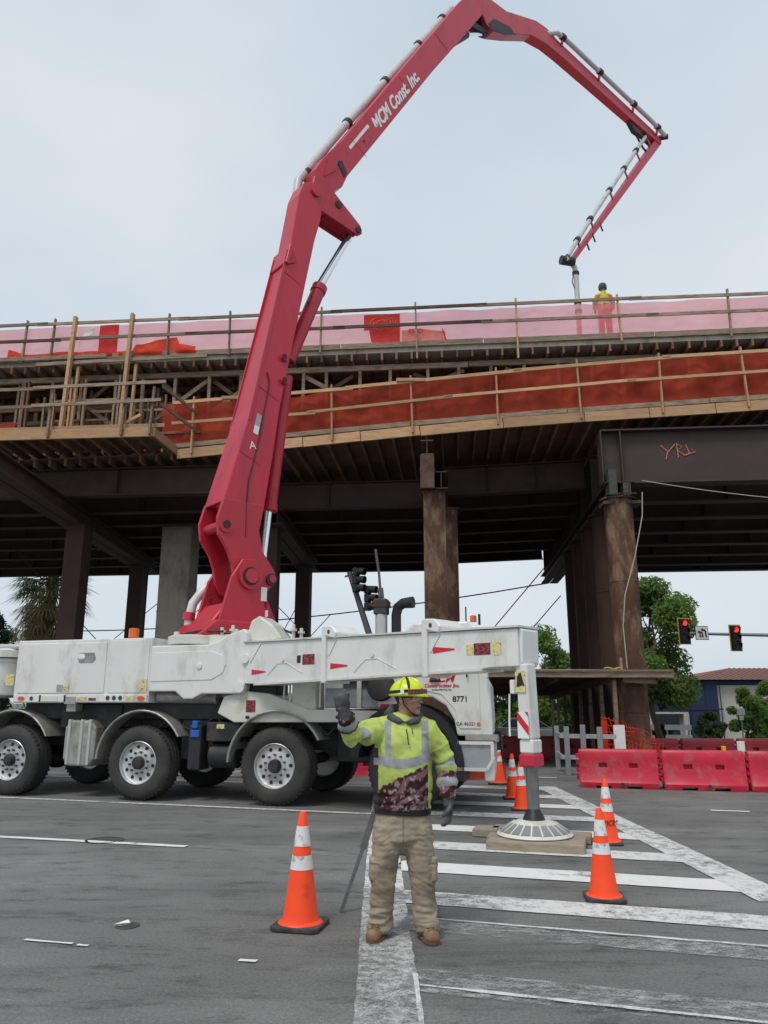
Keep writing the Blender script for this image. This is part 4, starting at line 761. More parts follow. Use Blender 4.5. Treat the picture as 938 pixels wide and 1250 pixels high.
q = MB(); q.lathe([(.085, 0), (.085, .04), (.02, .04)], (-.68, -.03, 1.76), (0, -1, 0), 16); q.lathe([(.07, 0), (.07, .05), (.02, .05)], (-.60, -.03, 2.20), (0, -1, 0), 16); q.build('pivot_boss', 'white_paint', hs, smooth=True)
q = MB(); q.prism([(-.70, 2.5), (-.60, 2.82), (-.46, 2.90), (-.22, 2.74), (-.05, 2.52), (-.3, 2.45)], lambda p, z, t: (p, t, z), .10, .60); q.build('hinge_head', 'cream_paint', hs, bevel=.03, seg=2)
q = MB(); q.span((-2.4, .3, 1.60), (-.7, 1.2, 1.72)); q.tube((-2.3, .25, 1.62), (-1.2, .25, 1.60), .10, n=12); q.build('slew_pipe', 'alu_guard', tk, smooth=True)
# pedestal, deck clutter, hatch
q = MB(); q.lathe([(.95, 1.4), (.95, 2.45), (1.0, 2.47), (1.0, 2.62), (.92, 2.64)], (-1.545, 1.26, 0), n=36); q.build('pedestal', 'cream_paint', tk, smooth=True)
q = MB(); q.lathe([(.40, 0), (.42, .02), (.42, .14), (.38, .16), (.02, .17)], (-1.82, .42, 2.46), n=30); hl = q.build('hatch_lid', 'cream_paint', tk, smooth=True)
for a in (0, 1.6, 3.3): 
    q = MB(); q.span((-1.82 + .3 * math.cos(a) - .04, .42 + .3 * math.sin(a) - .03, 2.62), (-1.82 + .3 * math.cos(a) + .04, .42 + .3 * math.sin(a) + .03, 2.70)); q.build('lug', 'cream_paint', hl)
for p in ([(-1.9, .3, 2.66), (-1.6, .25, 2.70), (-1.2, .3, 2.68)], [(-2.1, .5, 2.66), (-1.5, .4, 2.72), (-1.1, .5, 2.64)], [(-.8, .6, 2.62), (-.2, .5, 2.70), (.0, .5, 2.62)]):
    q = MB(); q.path(p, .022, 6); q.build('hose', 'dark_chassis', tk, smooth=True)
for s, y, z, h in ((-1.25, .35, 2.55, .2), (-1.1, .45, 2.55, .24), (-.02, .5, 2.5, .28), (.1, .55, 2.5, .22), (-.95, .3, 2.55, .16)):
    q = MB(); q.lathe([(.03, 0), (.03, h * .6), (.06, h * .61), (.06, h * .75), (.03, h * .76), (.03, h)], (s, y, z), n=8); q.build('fitting', 'cream_paint', tk)

# ---- outrigger arm reaching to its foot by the crosswalk
A0 = V((-.60, -.03, 0)); A1 = V((4.0, -2.257, 0)); AL = (A1 - A0).length; AD = (A1 - A0) / AL; AN = V((-AD.y, AD.x, 0))
af = lambda p, z, t: tuple(A0 + AD * p + AN * t + V((0, 0, z)))
top = lambda p: 2.46 - .016 * p; bot = lambda p: 1.80 + .022 * p
q = MB(); e = AL - .06
q.prism([(-.05, bot(0) + .02), (.25, bot(.25)), (e - .55, bot(e)), (e - .4, bot(e) + .015), (e, bot(e) + .02), (e, top(e) - .01), (-.05, top(0))], af, 0, .42); arm = q.build('outrigger_arm', 'white_paint', tk, bevel=.012, seg=2)
q = MB(); q.prism([(-.05, top(0) - .002), (e + .03, top(e) - .002), (e + .03, top(e) + .022), (-.05, top(0) + .022)], af, -.03, .45); q.build('top_flange', 'cream_paint', arm)
q = MB(); q.prism([(.25, bot(.25) + .002), (e - .5, bot(e) + .002), (e - .5, bot(e) - .022), (.25, bot(.25) - .022)], af, -.03, .45); q.build('bottom_flange', 'cream_paint', arm)
for p in (.359 * AL, .7235 * AL):
    q = MB(); q.prism([(p - .055, bot(p) - .05), (p + .035, bot(p) - .05), (p + .035, top(p) + .02), (p + .22, top(p) - .02), (p + .26, top(p) + .06), (p + .16, top(p) + .16), (p - .03, top(p) + .17), (p - .055, top(p) + .13)], af, -.05, .47); q.build('collar', 'white_paint', arm, bevel=.012)
    q = MB(); q.prism([(p + .05, top(p) - .24), (p + .2, top(p) - .03), (p + .22, top(p) - .04), (p + .07, top(p) - .26)], af, -.012, 0); q.build('rib', 'white_paint', arm)
    disc_ = MB(); disc_.prism([(p + .10 + .025 * math.cos(a), top(p) + .08 + .03 * math.sin(a)) for a in [i * .6283 for i in range(10)]], af, -.056, -.0505); disc_.build('pin', 'rust_pile', arm)
q = MB(); q.prism([(.10, top(0) - .30), (.34, top(0) - .03), (.37, top(0) - .04), (.13, top(0) - .32)], af, -.012, 0); q.build('rib', 'white_paint', arm)
for p, z in ((.16, 1.98), (.359 * AL + .10, 2.02), (.7235 * AL + .10, 2.16)):
    q = MB(); q.prism([(p, z - .035), (p + .34, z - .005), (p + .34, z + .015), (p, z + .05)], af, -.004, 0); q.build('decal', 'decal_red', arm)
for p, z, w, h, m in ((1.22, 2.15, .08, .11, 'decal_black'), (1.34, 2.14, .26, .15, 'decal_warn'), (4.32, 2.15, .10, .13, 'decal_yellow'), (4.43, 2.15, .24, .14, 'decal_warn'), (4.70, 2.15, .12, .16, 'decal_yellow')):
    q = MB(); q.prism([(p, z - h / 2), (p + w, z - h / 2), (p + w, z + h / 2), (p, z + h / 2)], af, -.004, 0); q.build('decal', m, arm)
for p in (.9, 2.75):
    q = MB(); c = V(af(p, 2.16, 0)); q.lathe([(.035, 0), (.035, .02), (.01, .02)], c, -AN, 12); q.build('bolt', 'white_paint', arm, smooth=True)
    q = MB(); q.path([af(p - .35, 1.93, -.004), af(p - .12, 2.1, -.004), af(p + .1, 2.1, -.004), af(p + .45, 1.95, -.004)], .006, 4); q.build('cable', 'white_paint', arm)
q = MB(); q.prism([(e, top(e)), (e + .05, top(e) - .03), (e + .04, bot(e) + .06), (e, bot(e) + .02)], af, .03, .39); q.build('end_plate', 'white_paint', arm, bevel=.01)
# leg
LP = AL - .05; LT = V(af(LP, 0, .13)); FT = LT + V((.02, .02, 0))
q = MB(); q.bar(LT + V((0, 0, bot(AL) + .05)), FT + V((0, 0, 1.12)), .155, .20, up=tuple(AN)); leg = q.build('outrigger_leg', 'white_paint', tk, bevel=.02, seg=2)
q = MB(); q.bar(FT + V((0, 0, 1.12)), FT + V((0, 0, .96)), .175, .22, up=tuple(AN)); q.build('leg_block', 'white_paint', leg, bevel=.02)
q = MB(); q.bar(FT + V((0, 0, .96)), FT + V((0, 0, .82)), .20, .24, up=tuple(AN)); q.build('leg_collar', 'boom_red', leg, bevel=.02)
lf = lambda p, z, t: tuple(LT + AD * p + AN * t + V((0, 0, z)))
q = MB(); q.prism([(-.073, 1.13), (.073, 1.13), (.073, 1.42), (-.073, 1.42)], lf, -.106, -.101); q.build('reflector_plate', 'decal_white', leg)
for p0 in (0, 1):
    q = MB()
    if p0: q.prism([(-.073, 1.42), (-.073, 1.33), (.073, 1.16), (.073, 1.26), (-.065, 1.42)], lf, -.110, -.1065)
    else: q.prism([(.03, 1.42), (.073, 1.42), (.073, 1.365)], lf, -.110, -.1065)
    q.build('reflector_stripe', 'decal_red', leg)
q = MB(); q.prism([(-.08, 1.64), (.05, 1.64), (.05, 1.88), (-.08, 1.88)], lf, -.106, -.101); q.build('decal', 'decal_yellow', leg); q = MB(); q.prism([(-.06, 1.70), (.04, 1.72), (.0, 1.86), (-.05, 1.82)], lf, -.110, -.1065); q.build('decal', 'decal_black', leg)
q = MB(); q.prism([(-.165, 1.62), (-.10, 1.62), (-.10, 1.78), (-.165, 1.78)], lf, -.1, .05); q.build('valve', 'white_paint', leg, bevel=.01); q = MB(); q.path([lf(-.2, 1.62, -.05), lf(-.19, 1.3, -.09), lf(-.17, 1.15, -.12)], .012, 6); q.build('hose', 'white_paint', leg)
PZ = .098
q = MB(); q.tube(FT + V((0, 0, .84)), FT + V((0, 0, PZ + .24)), .070, n=20); q.build('leg_piston', 'tripod_grey', leg, smooth=True)
q = MB(); q.lathe([(.06, PZ + .30), (.075, PZ + .26), (.11, PZ + .20), (.13, PZ + .15), (.10, PZ + .12)], FT, n=20); q.build('ball_joint', 'black_plastic', leg, smooth=True)
q = MB(); q.lathe([(.41, PZ + .002), (.42, PZ + .012), (.41, PZ + .03), (.24, PZ + .125), (.20, PZ + .150), (.06, PZ + .17)], FT, n=40); pad = q.build('foot_pad', 'cream_paint', leg, smooth=True)
for k in range(20):
    a = 2 * math.pi * k / 20; c, s_ = math.cos(a), math.sin(a); p, w = V((c, s_, 0)), V((-s_, c, 0)) * .008
    q = MB(); pts = [FT + p * r + V((0, 0, z)) for r, z in ((.22, PZ + .10), (.40, PZ + .02), (.40, PZ + .042), (.24, PZ + .142))]
    q.add([x + w for x in pts] + [x - w for x in pts], [(0, 1, 2, 3), (7, 6, 5, 4), (0, 4, 5, 1), (1, 5, 6, 2), (2, 6, 7, 3), (3, 7, 4, 0)]); q.build('rib', 'cream_paint', pad)
    a += math.pi / 20; c, s_ = math.cos(a), math.sin(a); p, t_ = V((c, s_, 0)), V((-s_, c, 0))
    q = MB(); q.add([FT + p * .25 + t_ * .026 + V((0, 0, PZ + .127)), FT + p * .25 - t_ * .026 + V((0, 0, PZ + .127)), FT + p * .39 - t_ * .05 + V((0, 0, PZ + .050)), FT + p * .39 + t_ * .05 + V((0, 0, PZ + .050))], [(0, 1, 2, 3)]); q.build('pad_cell', 'mast_grey', pad)
PADW = (lambda v: (tk.location.x + v.x * math.cos(TRZ) - v.y * math.sin(TRZ), tk.location.y + v.x * math.sin(TRZ) + v.y * math.cos(TRZ)))(FT)

# ---- boom, all in one upright plane that swings out over the overpass
BA = R(40) - TRZ; BD = V((math.cos(BA), math.sin(BA), 0)); BN = V((math.sin(BA), -math.cos(BA), 0)); BC = V((-1.545, 1.26, 0))
bf = lambda r, z, t: tuple(BC + BD * r + BN * t + V((0, 0, z)))
def ctube(q, a, c, rad, rad2=None, t=0., t2=None, n=16): q.tube(bf(*a, t), bf(*c, t if t2 is None else t2), rad, rad2, n)
# turret
tw = [(-.58, 2.62), (-.50, 2.95), (-.30, 3.70), (-.10, 4.02), (.16, 4.05), (.32, 3.85), (.36, 3.35), (.46, 2.95), (.60, 2.62)]
tur = empty('turret', (0, 0, 0)); tur.parent = tk
for t0 in (-.47, .40):
    q = MB(); q.prism(tw, bf, t0, t0 + .07); q.build('turret_plate', 'boom_red_worn', tur, bevel=.012)
q = MB(); q.prism([(-.95, 2.62), (-.62, 2.90), (.55, 2.90), (.85, 2.62)], bf, -.62, .62); q.build('turret_base', 'boom_red_worn', tur, bevel=.03, seg=2)
q = MB(); q.prism([(-.62, 2.88), (-.38, 2.88), (-.2, 3.2), (-.34, 3.24)], bf, -.40, .40); q.build('cross_plate', 'boom_red_worn', tur, bevel=.02)
q = MB(); q.prism([(.42, 2.9), (.70, 2.7), (.86, 2.7), (.5, 3.4)], bf, -.35, .35); q.build('back_plate', 'boom_red_worn', tur, bevel=.02)
for t0, t1, s_ in ((.47, .53, 1), (-.53, -.47, -1)):
    q = MB(); q.tube(bf(.06, 3.72, t0), bf(.06, 3.72, t1), .24, n=24); q.build('bearing_ring', 'boom_red_worn', tur, smooth=True)
    q = MB(); q.tube(bf(.06, 3.72, t1), bf(.06, 3.72, t1 + .035 * s_), .13, n=20); q.build('pivot_pin', 'boom_red', tur, smooth=True)
    q = MB(); q.tube(bf(.045, 3.715, t1 - .002), bf(.045, 3.715, t1 + .012 * s_), .165, n=20); q.build('grease_ring', 'grease', tur, smooth=True)
q = MB(); q.prism([(.30, 3.3), (.42, 3.3), (.42, 3.55), (.30, 3.55)], bf, .471, .476); q.build('decal', 'decal_white', tur)
q = MB(); q.prism([(.40, 3.02), (.46, 3.02), (.46, 3.14), (.40, 3.14)], bf, .471, .476); q.build('decal', 'decal_white', tur)
q = MB(); q.path([bf(-.52, 2.6, -.62), bf(-.54, 3.0, -.63), bf(-.48, 3.3, -.62), bf(-.34, 3.5, -.60), bf(-.1, 3.75, -.56), bf(.3, 4.6, -.50)], .085, 14); q.build('delivery_pipe', 'white_paint', tur, smooth=True)
q = MB(); q.tube(bf(-.545, 2.98, -.63), bf(-.53, 3.12, -.63), .11, n=14); q.build('pipe_clamp', 'boom_red', tur, smooth=True)
# first section
hw = lambda r, z: lerp([(3.3, .38), (5.0, .37), (8, .33), (11, .255), (12.5, .235)], z)
q = MB(); q.prism([(-.50, 5.05), (.02, 7.02), (.82, 10.95), (1.0, 12.2), (1.12, 12.55), (1.42, 12.72), (1.66, 12.5), (1.56, 11.75), (1.42, 11.2), (.90, 8.54), (.64, 7.09), (.52, 6.1), (.36, 5.05)], bf, lambda r, z: -hw(r, z), hw); b1 = q.build('boom_section', 'boom_red', tk, bevel=.025, seg=2)
lp = [(-.50, 5.10), (-.60, 4.72), (-.56, 4.42), (-.36, 4.15), (-.26, 3.9), (-.21, 3.62), (-.10, 3.45), (.06, 3.39), (.24, 3.44), (.36, 3.36), (.62, 3.62), (.70, 3.74), (.62, 3.90), (.36, 4.22), (.27, 4.6), (.36, 5.10)]
for sg in (-1, 1):
    q = MB(); q.prism(lp, bf, sg * .31, sg * .385); q.build('hinge_plate', 'boom_red_worn', b1, bevel=.015)
    q = MB(); q.tube(bf(-.42, 4.62, sg * .385), bf(-.42, 4.62, sg * .41), .15, n=20); q.build('pin_boss', 'boom_red_worn', b1, smooth=True); q = MB(); q.tube(bf(-.42, 4.62, sg * .41), bf(-.42, 4.62, sg * .425), .075, n=14); q.build('pin', 'grease', b1, smooth=True)
    q = MB(); q.tube(bf(.55, 3.72, sg * .385), bf(.55, 3.72, sg * .43), .11, n=18); q.build('pin', 'grease', b1, smooth=True); q = MB(); q.tube(bf(.56, 3.73, sg * .43), bf(.56, 3.73, sg * .445), .07, n=16); q.build('pin', 'boom_red', b1, smooth=True)
    q = MB(); q.prism([(r_ + (.045 if False else 0), z_) for r_, z_ in ((-.06, 6.72), (-.01, 6.70), (.78, 10.7), (.72, 10.72))], bf, lambda r, z: sg * (hw(r, z) - .012), lambda r, z: sg * (hw(r, z) + .012)); q.build('edge_weld', 'boom_red', b1)
q = MB(); q.tube(bf(-.42, 4.62, -.33), bf(-.42, 4.62, .33), .10, n=16); q.build('cross_tube', 'boom_red_worn', b1, smooth=True)
q = MB(); q.prism([(-.30, 4.55), (-.02, 5.2), (.30, 5.2), (.22, 4.1), (.0, 3.95)], bf, -.16, .16); q.build('inner_link', 'boom_red_worn', b1, bevel=.06, seg=3)
q = MB(); q.lathe([(.02, 0), (.2, .02), (.25, .12), (.25, .5), (.2, .6)], bf(-.22, 4.95, 0), BD * .25 + V((0, 0, 1)), 24); q.build('cylinder_eye', 'boom_red_worn', b1, smooth=True)
q = MB(); q.prism([(.665, 10.38), (.75, 10.34), (.84, 10.82), (.76, 10.84)], bf, -.33, .33); q.prism([(.72, 10.36), (.92, 10.46), (.94, 10.55), (.75, 10.47)], bf, .255, .30); q.build('pipe_bracket', 'boom_red', b1, bevel=.012)
for r_, z_ in ((.70, 8.22), (.72, 7.72)):
    q = MB(); q.tube(bf(r_, z_, hw(0, z_) - .01), bf(r_, z_, hw(0, z_) + .07), .085, .075, 14); bo_ = q.build('bolt_boss', 'boom_red_worn', b1, smooth=True)
    q = MB(); q.tube(bf(r_ - .03, z_, hw(0, z_) + .065), bf(r_ - .03, z_, hw(0, z_) + .075), .06, n=12); q.build('bolt_face', 'grease', bo_)
bt2 = lambda r, z, dr, dz: basis(V(bf(r + dr, z + dz, hw(r, z + dz))) - V(bf(r, z, hw(r, z))), V(bf(r - dz, z + dr, hw(r, z))) - V(bf(r, z, hw(r, z))), V(bf(r, z, hw(r, z) + .006)))
text('A', .22, 'lettering', 'decal_white', b1, bt2(.06, 6.22, .985, .17))
q = MB(); q.prism([(.06, 6.50), (.16, 6.46), (.24, 6.86), (.14, 6.90)], bf, lambda r, z: hw(r, z), lambda r, z: hw(r, z) + .006); q.build('decal', 'grey_paint', b1); q = MB(); q.prism([(.06, 6.48), (.16, 6.45), (.19, 6.62), (.09, 6.65)], bf, lambda r, z: hw(r, z) + .007, lambda r, z: hw(r, z) + .010); q.build('decal', 'decal_white', b1)
q = MB(); q.path([bf(r, z, hw(r, z) + .01) for r, z in ((-.02, 4.45), (-.03, 5.0), (.0, 5.5), (.10, 5.95), (.20, 6.4), (.28, 6.95), (.36, 7.4), (.38, 7.62), (.32, 7.8))], .012, 6); q.build('grease_line', 'grease', b1)
for z in (5.95, 7.35, 10.05):
    q = MB(); a = lerp([(5.05, -.5), (7.02, .02), (10.95, .82)], z); c = a + .5; q.path([bf(a + .05, z + .12, hw(0, z) + .002), bf(c, z - .08, hw(0, z) + .002)], .006, 4); q.build('weld_seam', 'boom_red', b1)
# lift ram
q = MB(); ctube(q, (.70, 5.22), (.98, 8.0), .135); q.lathe([(.15, 0), (.15, .14), (.1, .14)], bf(.70, 5.12, 0), BD * .1 + V((0, 0, 1)), 20); lr = q.build('lift_cylinder', 'boom_red_worn', tk, smooth=True)
q = MB(); ctube(q, (.57, 3.74), (.71, 5.3), .062); q.build('piston_rod', 'chrome', lr, smooth=True); q = MB(); ctube(q, (.52, 3.95), (.60, 5.1), .025, t=.05); q.build('hydraulic_pipe', 'steel_pipe', lr)
# second ram, lever and first knee
q = MB(); ctube(q, (1.0, 8.35), (1.76, 10.35), .15); q.lathe([(.17, 0), (.17, .16), (.09, .16)], bf(1.70, 10.2, 0), (BD * .36 + V((0, 0, .93))), 20); kr = q.build('knee_cylinder', 'boom_red_worn', tk, smooth=True)
q = MB(); ctube(q, (1.74, 10.3), (2.60, 12.02), .068); q.build('piston_rod', 'chrome', kr, smooth=True); q = MB(); ctube(q, (1.62, 10.3), (2.50, 12.02), .022, t=.04); q.build('hydraulic_pipe', 'black_plastic', kr)
for sg in (-1, 1):
    q = MB(); q.prism([(1.30, 12.30), (1.38, 12.85), (1.62, 12.98), (1.95, 12.68), (2.70, 12.16), (2.74, 11.98), (2.62, 11.88), (1.75, 12.02), (1.6, 12.05)], bf, sg * .17, sg * .24); lv = q.build('knee_lever', 'boom_red_worn', tk, bevel=.015)
    q = MB(); q.tube(bf(2.62, 12.02, sg * .24), bf(2.62, 12.02, sg * .27), .08, n=16); q.build('pin', 'grease', lv, smooth=True); q = MB(); q.tube(bf(1.42, 12.45, sg * .24), bf(1.42, 12.45, sg * .29), .12, n=18); q.build('pin', 'boom_red_worn', lv, smooth=True); q = MB(); q.tube(bf(2.05, 12.42, sg * .24), bf(2.05, 12.42, sg * .265), .09, n=16); q.build('pin', 'grease', lv, smooth=True)
q = MB(); q.prism([(1.75, 12.06), (2.62, 11.93), (2.66, 12.06), (1.9, 12.3)], bf, -.17, .17); q.build('knee_web', 'boom_red_worn', tk)
# second section
hw2 = lambda r, z: lerp([(12.3, .24), (15, .22), (22, .19)], z)
q = MB(); q.prism([(1.46, 12.75), (1.40, 13.02), (1.62, 13.45), (2.19, 14.28), (4.1, 17.52), (6.25, 21.1), (6.85, 22.0), (7.15, 22.28), (7.50, 22.20), (7.62, 21.95), (7.42, 21.62), (6.4, 20.0), (5.12, 17.98), (2.3, 13.30), (2.16, 12.95), (1.9, 12.72)], bf, lambda r, z: -hw2(r, z), hw2); b2 = q.build('boom_section', 'boom_red', tk, bevel=.02, seg=2)
q = MB(); q.prism([(1.62, 12.95), (1.95, 13.25), (2.02, 13.6), (1.72, 13.42)], bf, .235, .262); q.build('grease_patch', 'boom_red_worn', b2); q = MB(); q.prism([(1.98, 13.55), (2.12, 13.6), (2.28, 13.35), (2.2, 13.2)], bf, .235, .252); q.build('slot', 'grease', b2)
d2 = (2.2, 3.70)
bt3 = lambda r, z: basis(V(bf(r + d2[0], z + d2[1], 0)) - V(bf(r, z, 0)), V(bf(r - d2[1], z + d2[0], 0)) - V(bf(r, z, 0)), V(bf(r, z, hw2(r, z) + .006)))
text('MCM Const. Inc.', .41, 'lettering', 'decal_white', b2, bt3(3.80, 16.28), .45, bold=.014)
q = MB(); q.prism([(2.32, 14.10), (2.38, 14.06), (2.94, 15.0), (2.88, 15.04)], bf, .222, .230); q.build('decal', 'decal_white', b2)
q = MB(); q.tube(bf(2.78, 14.5, .225), bf(2.78, 14.5, .24), .03, n=8); q.build('bolt', 'grease', b2)
# delivery pipe along its far upper edge
pl = [(1.24, 12.45), (1.28, 12.95), (1.58, 13.48), (2.70, 15.36), (3.96, 17.40), (5.28, 19.52), (6.38, 21.32)]
q = MB(); q.path([bf(*p, -.25) for p in pl], .10, 12); dp = q.build('delivery_pipe', 'pipe_grey', b2, smooth=True)
for i, p in enumerate(((1.25, 12.75), (1.42, 13.28), (2.55, 15.26), (3.75, 17.21), (4.95, 19.15), (5.9, 20.7))):
    k = pl[min(i + 1, 6)]; p = (p[0] + .08, p[1] - .02); a = V(bf(p[0] - .03, p[1] - .05, -.25)); c = V(bf(p[0] + .03, p[1] + .05, -.25))
    q = MB(); q.tube(a, c, .125, n=14); q.build('pipe_clamp', 'grease', dp, smooth=True); q = MB(); q.bar(bf(p[0], p[1], -.25), bf(p[0] + .28, p[1] - .16, -.15), .05, .08); q.build('pipe_bracket', 'boom_red', dp)
for r_, z_ in ((2.45, 14.25), (3.95, 16.95), (5.3, 19.2)):
    q = MB(); q.path([bf(r_ - .05, z_ + .12, hw2(0, z_) + .003), bf(r_ + .42, z_ - .16, hw2(0, z_) + .003)], .007, 4); q.build('weld_seam', 'boom_red_worn', b2)
# second knee with its ram
q = MB(); ctube(q, (5.75, 19.3), (6.72, 20.42), .11); q.build('knee_cylinder', 'grease', tk, smooth=True); q = MB(); ctube(q, (6.7, 20.4), (7.50, 20.98), .055); q.build('piston_rod', 'chrome', tk, smooth=True)
q = MB(); q.prism([(6.55, 20.95), (7.45, 21.05), (7.55, 20.9), (7.42, 20.85), (6.7, 20.7)], bf, -.1, .1); q.prism([(7.05, 21.9), (7.3, 21.95), (7.6, 20.95), (7.42, 20.9)], bf, -.12, .12); q.build('knee_link', 'grease', tk, bevel=.01)
# third section
hw3 = lambda r, z: lerp([(7, .195), (10, .165), (17.5, .12)], r)
q = MB(); q.prism([(6.95, 21.75), (7.15, 22.15), (7.6, 22.22), (8.4, 22.30), (9.9, 22.98), (10.45, 23.06), (11.0, 22.95), (13.5, 22.82), (16.9, 22.66), (17.4, 22.50), (17.35, 22.30), (16.8, 22.28), (15.3, 22.28), (11.2, 22.40), (10.4, 22.38), (9.6, 22.20), (8.5, 21.50), (7.7, 21.05), (7.45, 21.1), (7.2, 21.45)], bf, lambda r, z: -hw3(r, z), hw3); b3 = q.build('boom_section', 'boom_red', tk, bevel=.02, seg=2)
q = MB(); q.prism([(7.5, 21.2), (7.75, 21.55), (8.5, 21.75), (8.75, 21.62), (8.3, 21.32), (7.65, 21.05)], bf, .186, .203); q.build('recess', 'grease', b3)
pl3 = [(10.5, 22.9), (10.9, 23.10), (11.6, 23.12), (14.0, 22.98), (16.6, 22.84), (17.5, 22.7)]
q = MB(); q.path([bf(*p, .24 if i else .1) for i, p in enumerate(pl3)], .08, 12); dp = q.build('delivery_pipe', 'pipe_grey', b3, smooth=True)
for r_, z_ in ((11.2, 23.12), (13.3, 23.03), (15.4, 22.92), (17.0, 22.8)):
    q = MB(); q.tube(bf(r_ - .09, z_, .24), bf(r_ + .09, z_, .24), .11, n=12); q.build('pipe_clamp', 'grease', dp, smooth=True); q = MB(); q.bar(bf(r_, z_, .24), bf(r_, z_ - .3, .16), .07, .06); q.build('pipe_bracket', 'boom_red', dp)
q = MB(); q.tube(bf(17.45, 22.75, -.1), bf(17.62, 22.68, .30), .10, n=12); q.build('elbow', 'grease', b3, smooth=True)
q = MB(); q.prism([(15.3, 22.2), (15.9, 22.2), (16.0, 22.0), (15.6, 21.95)], bf, -.08, .08); q.build('bracket', 'grease', b3); q = MB(); q.path([bf(15.7, 22.0, 0), bf(16.2, 21.6, 0), bf(16.6, 21.5, 0), bf(16.9, 21.8, .02)], .04, 8); q.build('hose', 'grease', b3); q = MB(); ctube(q, (15.8, 22.05), (16.7, 22.0), .07); q.build('knee_cylinder', 'grease', b3, smooth=True)
# fourth section and its pipe
def seg4(t): return (17.18 + (11.10 - 17.18) * t, 22.30 + (14.72 - 22.30) * t)
ax4 = V((-6.08, -7.58)).normalized(); nx4 = V((-ax4.y, ax4.x))   # nx4 points to the free side
def o4(t, w): p = seg4(t); return (p[0] + nx4.x * w, p[1] + nx4.y * w)
q = MB(); q.prism([o4(-.03, -.16), o4(.3, -.13), o4(1.0, -.06), o4(1.0, .06), o4(.3, .12), o4(-.03, .16), o4(-.045, 0)], bf, -.09, .09); b4 = q.build('boom_section', 'boom_red', tk, bevel=.012)
sgn = -1 if o4(.5, .5)[0] > seg4(.5)[0] else 1
pw = lambda t: lerp([(0, .55), (.15, .52), (.8, .34), (1, .22)], t) * sgn
q = MB(); q.path([bf(*o4(t, pw(t)), .05) for t in (.02, .1, .3, .5, .7, .9, 1.0)], .075, 10); dp = q.build('delivery_pipe', 'pipe_grey', b4, smooth=True)
for t in (.06, .2, .36, .54, .76, .9):
    q = MB(); q.tube(bf(*o4(t - .008, pw(t)), .05), bf(*o4(t + .008, pw(t)), .05), .105, n=12); q.build('pipe_clamp', 'grease', dp, smooth=True); q = MB(); q.bar(bf(*o4(t, pw(t)), .05), bf(*o4(t + .012, 0), .05), .04, .07); q.build('pipe_bracket', 'boom_red', dp)
for t in (.72, .8, .86): 
    q = MB(); q.bar(bf(*o4(t, .02 * sgn), .08), bf(*o4(t + .012, -.26 * sgn), .08), .035, .05); q.build('cleat', 'grease', b4)
q = MB(); q.tube(bf(10.75, 14.72, -.08), bf(11.15, 14.72, .10), .14, n=14); q.build('elbow', 'grease', b4, smooth=True)
q = MB(); q.path([bf(10.82, 14.72, .05), bf(11.1, 14.70, .05), bf(11.25, 14.60, .05), bf(11.29, 14.40, .05), bf(11.29, 14.0, .05)], .085, 12); q.build('elbow', 'steel_pipe', b4, smooth=True)
q = MB(); q.tube(bf(11.29, 14.3, .05), bf(11.29, 12.9, .05), .085, .08, 14); eh = q.build('end_hose', 'steel_pipe', b4, smooth=True); q = MB(); q.tube(bf(11.29, 12.9, .05), bf(11.26, 11.78, .05), .078, n=14); q.build('rubber_hose', 'boom_red', eh, smooth=True)
for z in (13.35, 13.05, 14.35): q = MB(); q.tube(bf(11.29, z, .05), bf(11.29, z + .1, .05), .11, n=14); q.build('hose_clamp', 'grease', eh, smooth=True)
q = MB(); q.path([bf(11.1, 14.3, .1), bf(11.0, 14.0, .1), bf(11.1, 13.8, .1)], .015, 5); q.build('hook', 'grease', eh)

# ------------------------------------------------------------------ people
def ring_chain(q, pts, n=16):
    """closed tube through (point, rx, ry) stations; rx along the side, ry along the depth"""
    P = [V(p[0]) for p in pts]; ps = []; m = len(P)
    for i in range(m):
        d = (P[min(i + 1, m - 1)] - P[max(i - 1, 0)]).normalized()
        y = V((0, 1, 0)); y = y - d * y.dot(d)
        y = y.normalized() if y.length > .1 else V((0, 0, 1)); x = y.cross(d).normalized()
        if x.x < 0: x = -x
        rx, ry = pts[i][1], pts[i][2] if len(pts[i]) > 2 else pts[i][1]
        ps.append([P[i] + x * (rx * math.cos(a)) + y * (ry * math.sin(a)) for a in [2 * math.pi * k / n for k in range(n)]])
    d0 = (P[0] - P[1]).normalized() * pts[0][1] * .6; d1 = (P[-1] - P[-2]).normalized() * pts[-1][1] * .6
    vs_ = [P[0] + d0] + [p for r in ps for p in r] + [P[-1] + d1]; L_ = len(vs_) - 1
    fs = [(0, 1 + (k + 1) % n, 1 + k) for k in range(n)] + [(1 + j * n + k, 1 + j * n + (k + 1) % n, 1 + (j + 1) * n + (k + 1) % n, 1 + (j + 1) * n + k) for j in range(m - 1) for k in range(n)] + [(L_, 1 + (m - 1) * n + k, 1 + (m - 1) * n + (k + 1) % n) for k in range(n)]
    q.add(vs_, fs); return q
def ell(q, c, r, rot=None, n=16):
    c = V(c); vs_ = []; m = 10
    for j in range(m + 1):
        a = math.pi * j / m
        for k in range(n):
            p = V((r[0] * math.sin(a) * math.cos(2 * math.pi * k / n), r[1] * math.sin(a) * math.sin(2 * math.pi * k / n), r[2] * math.cos(a)))
            vs_.append(c + (rot @ p if rot else p))
    q.add(vs_, [(j * n + k, j * n + (k + 1) % n, (j + 1) * n + (k + 1) % n, (j + 1) * n + k) for j in range(m) for k in range(n)]); return q
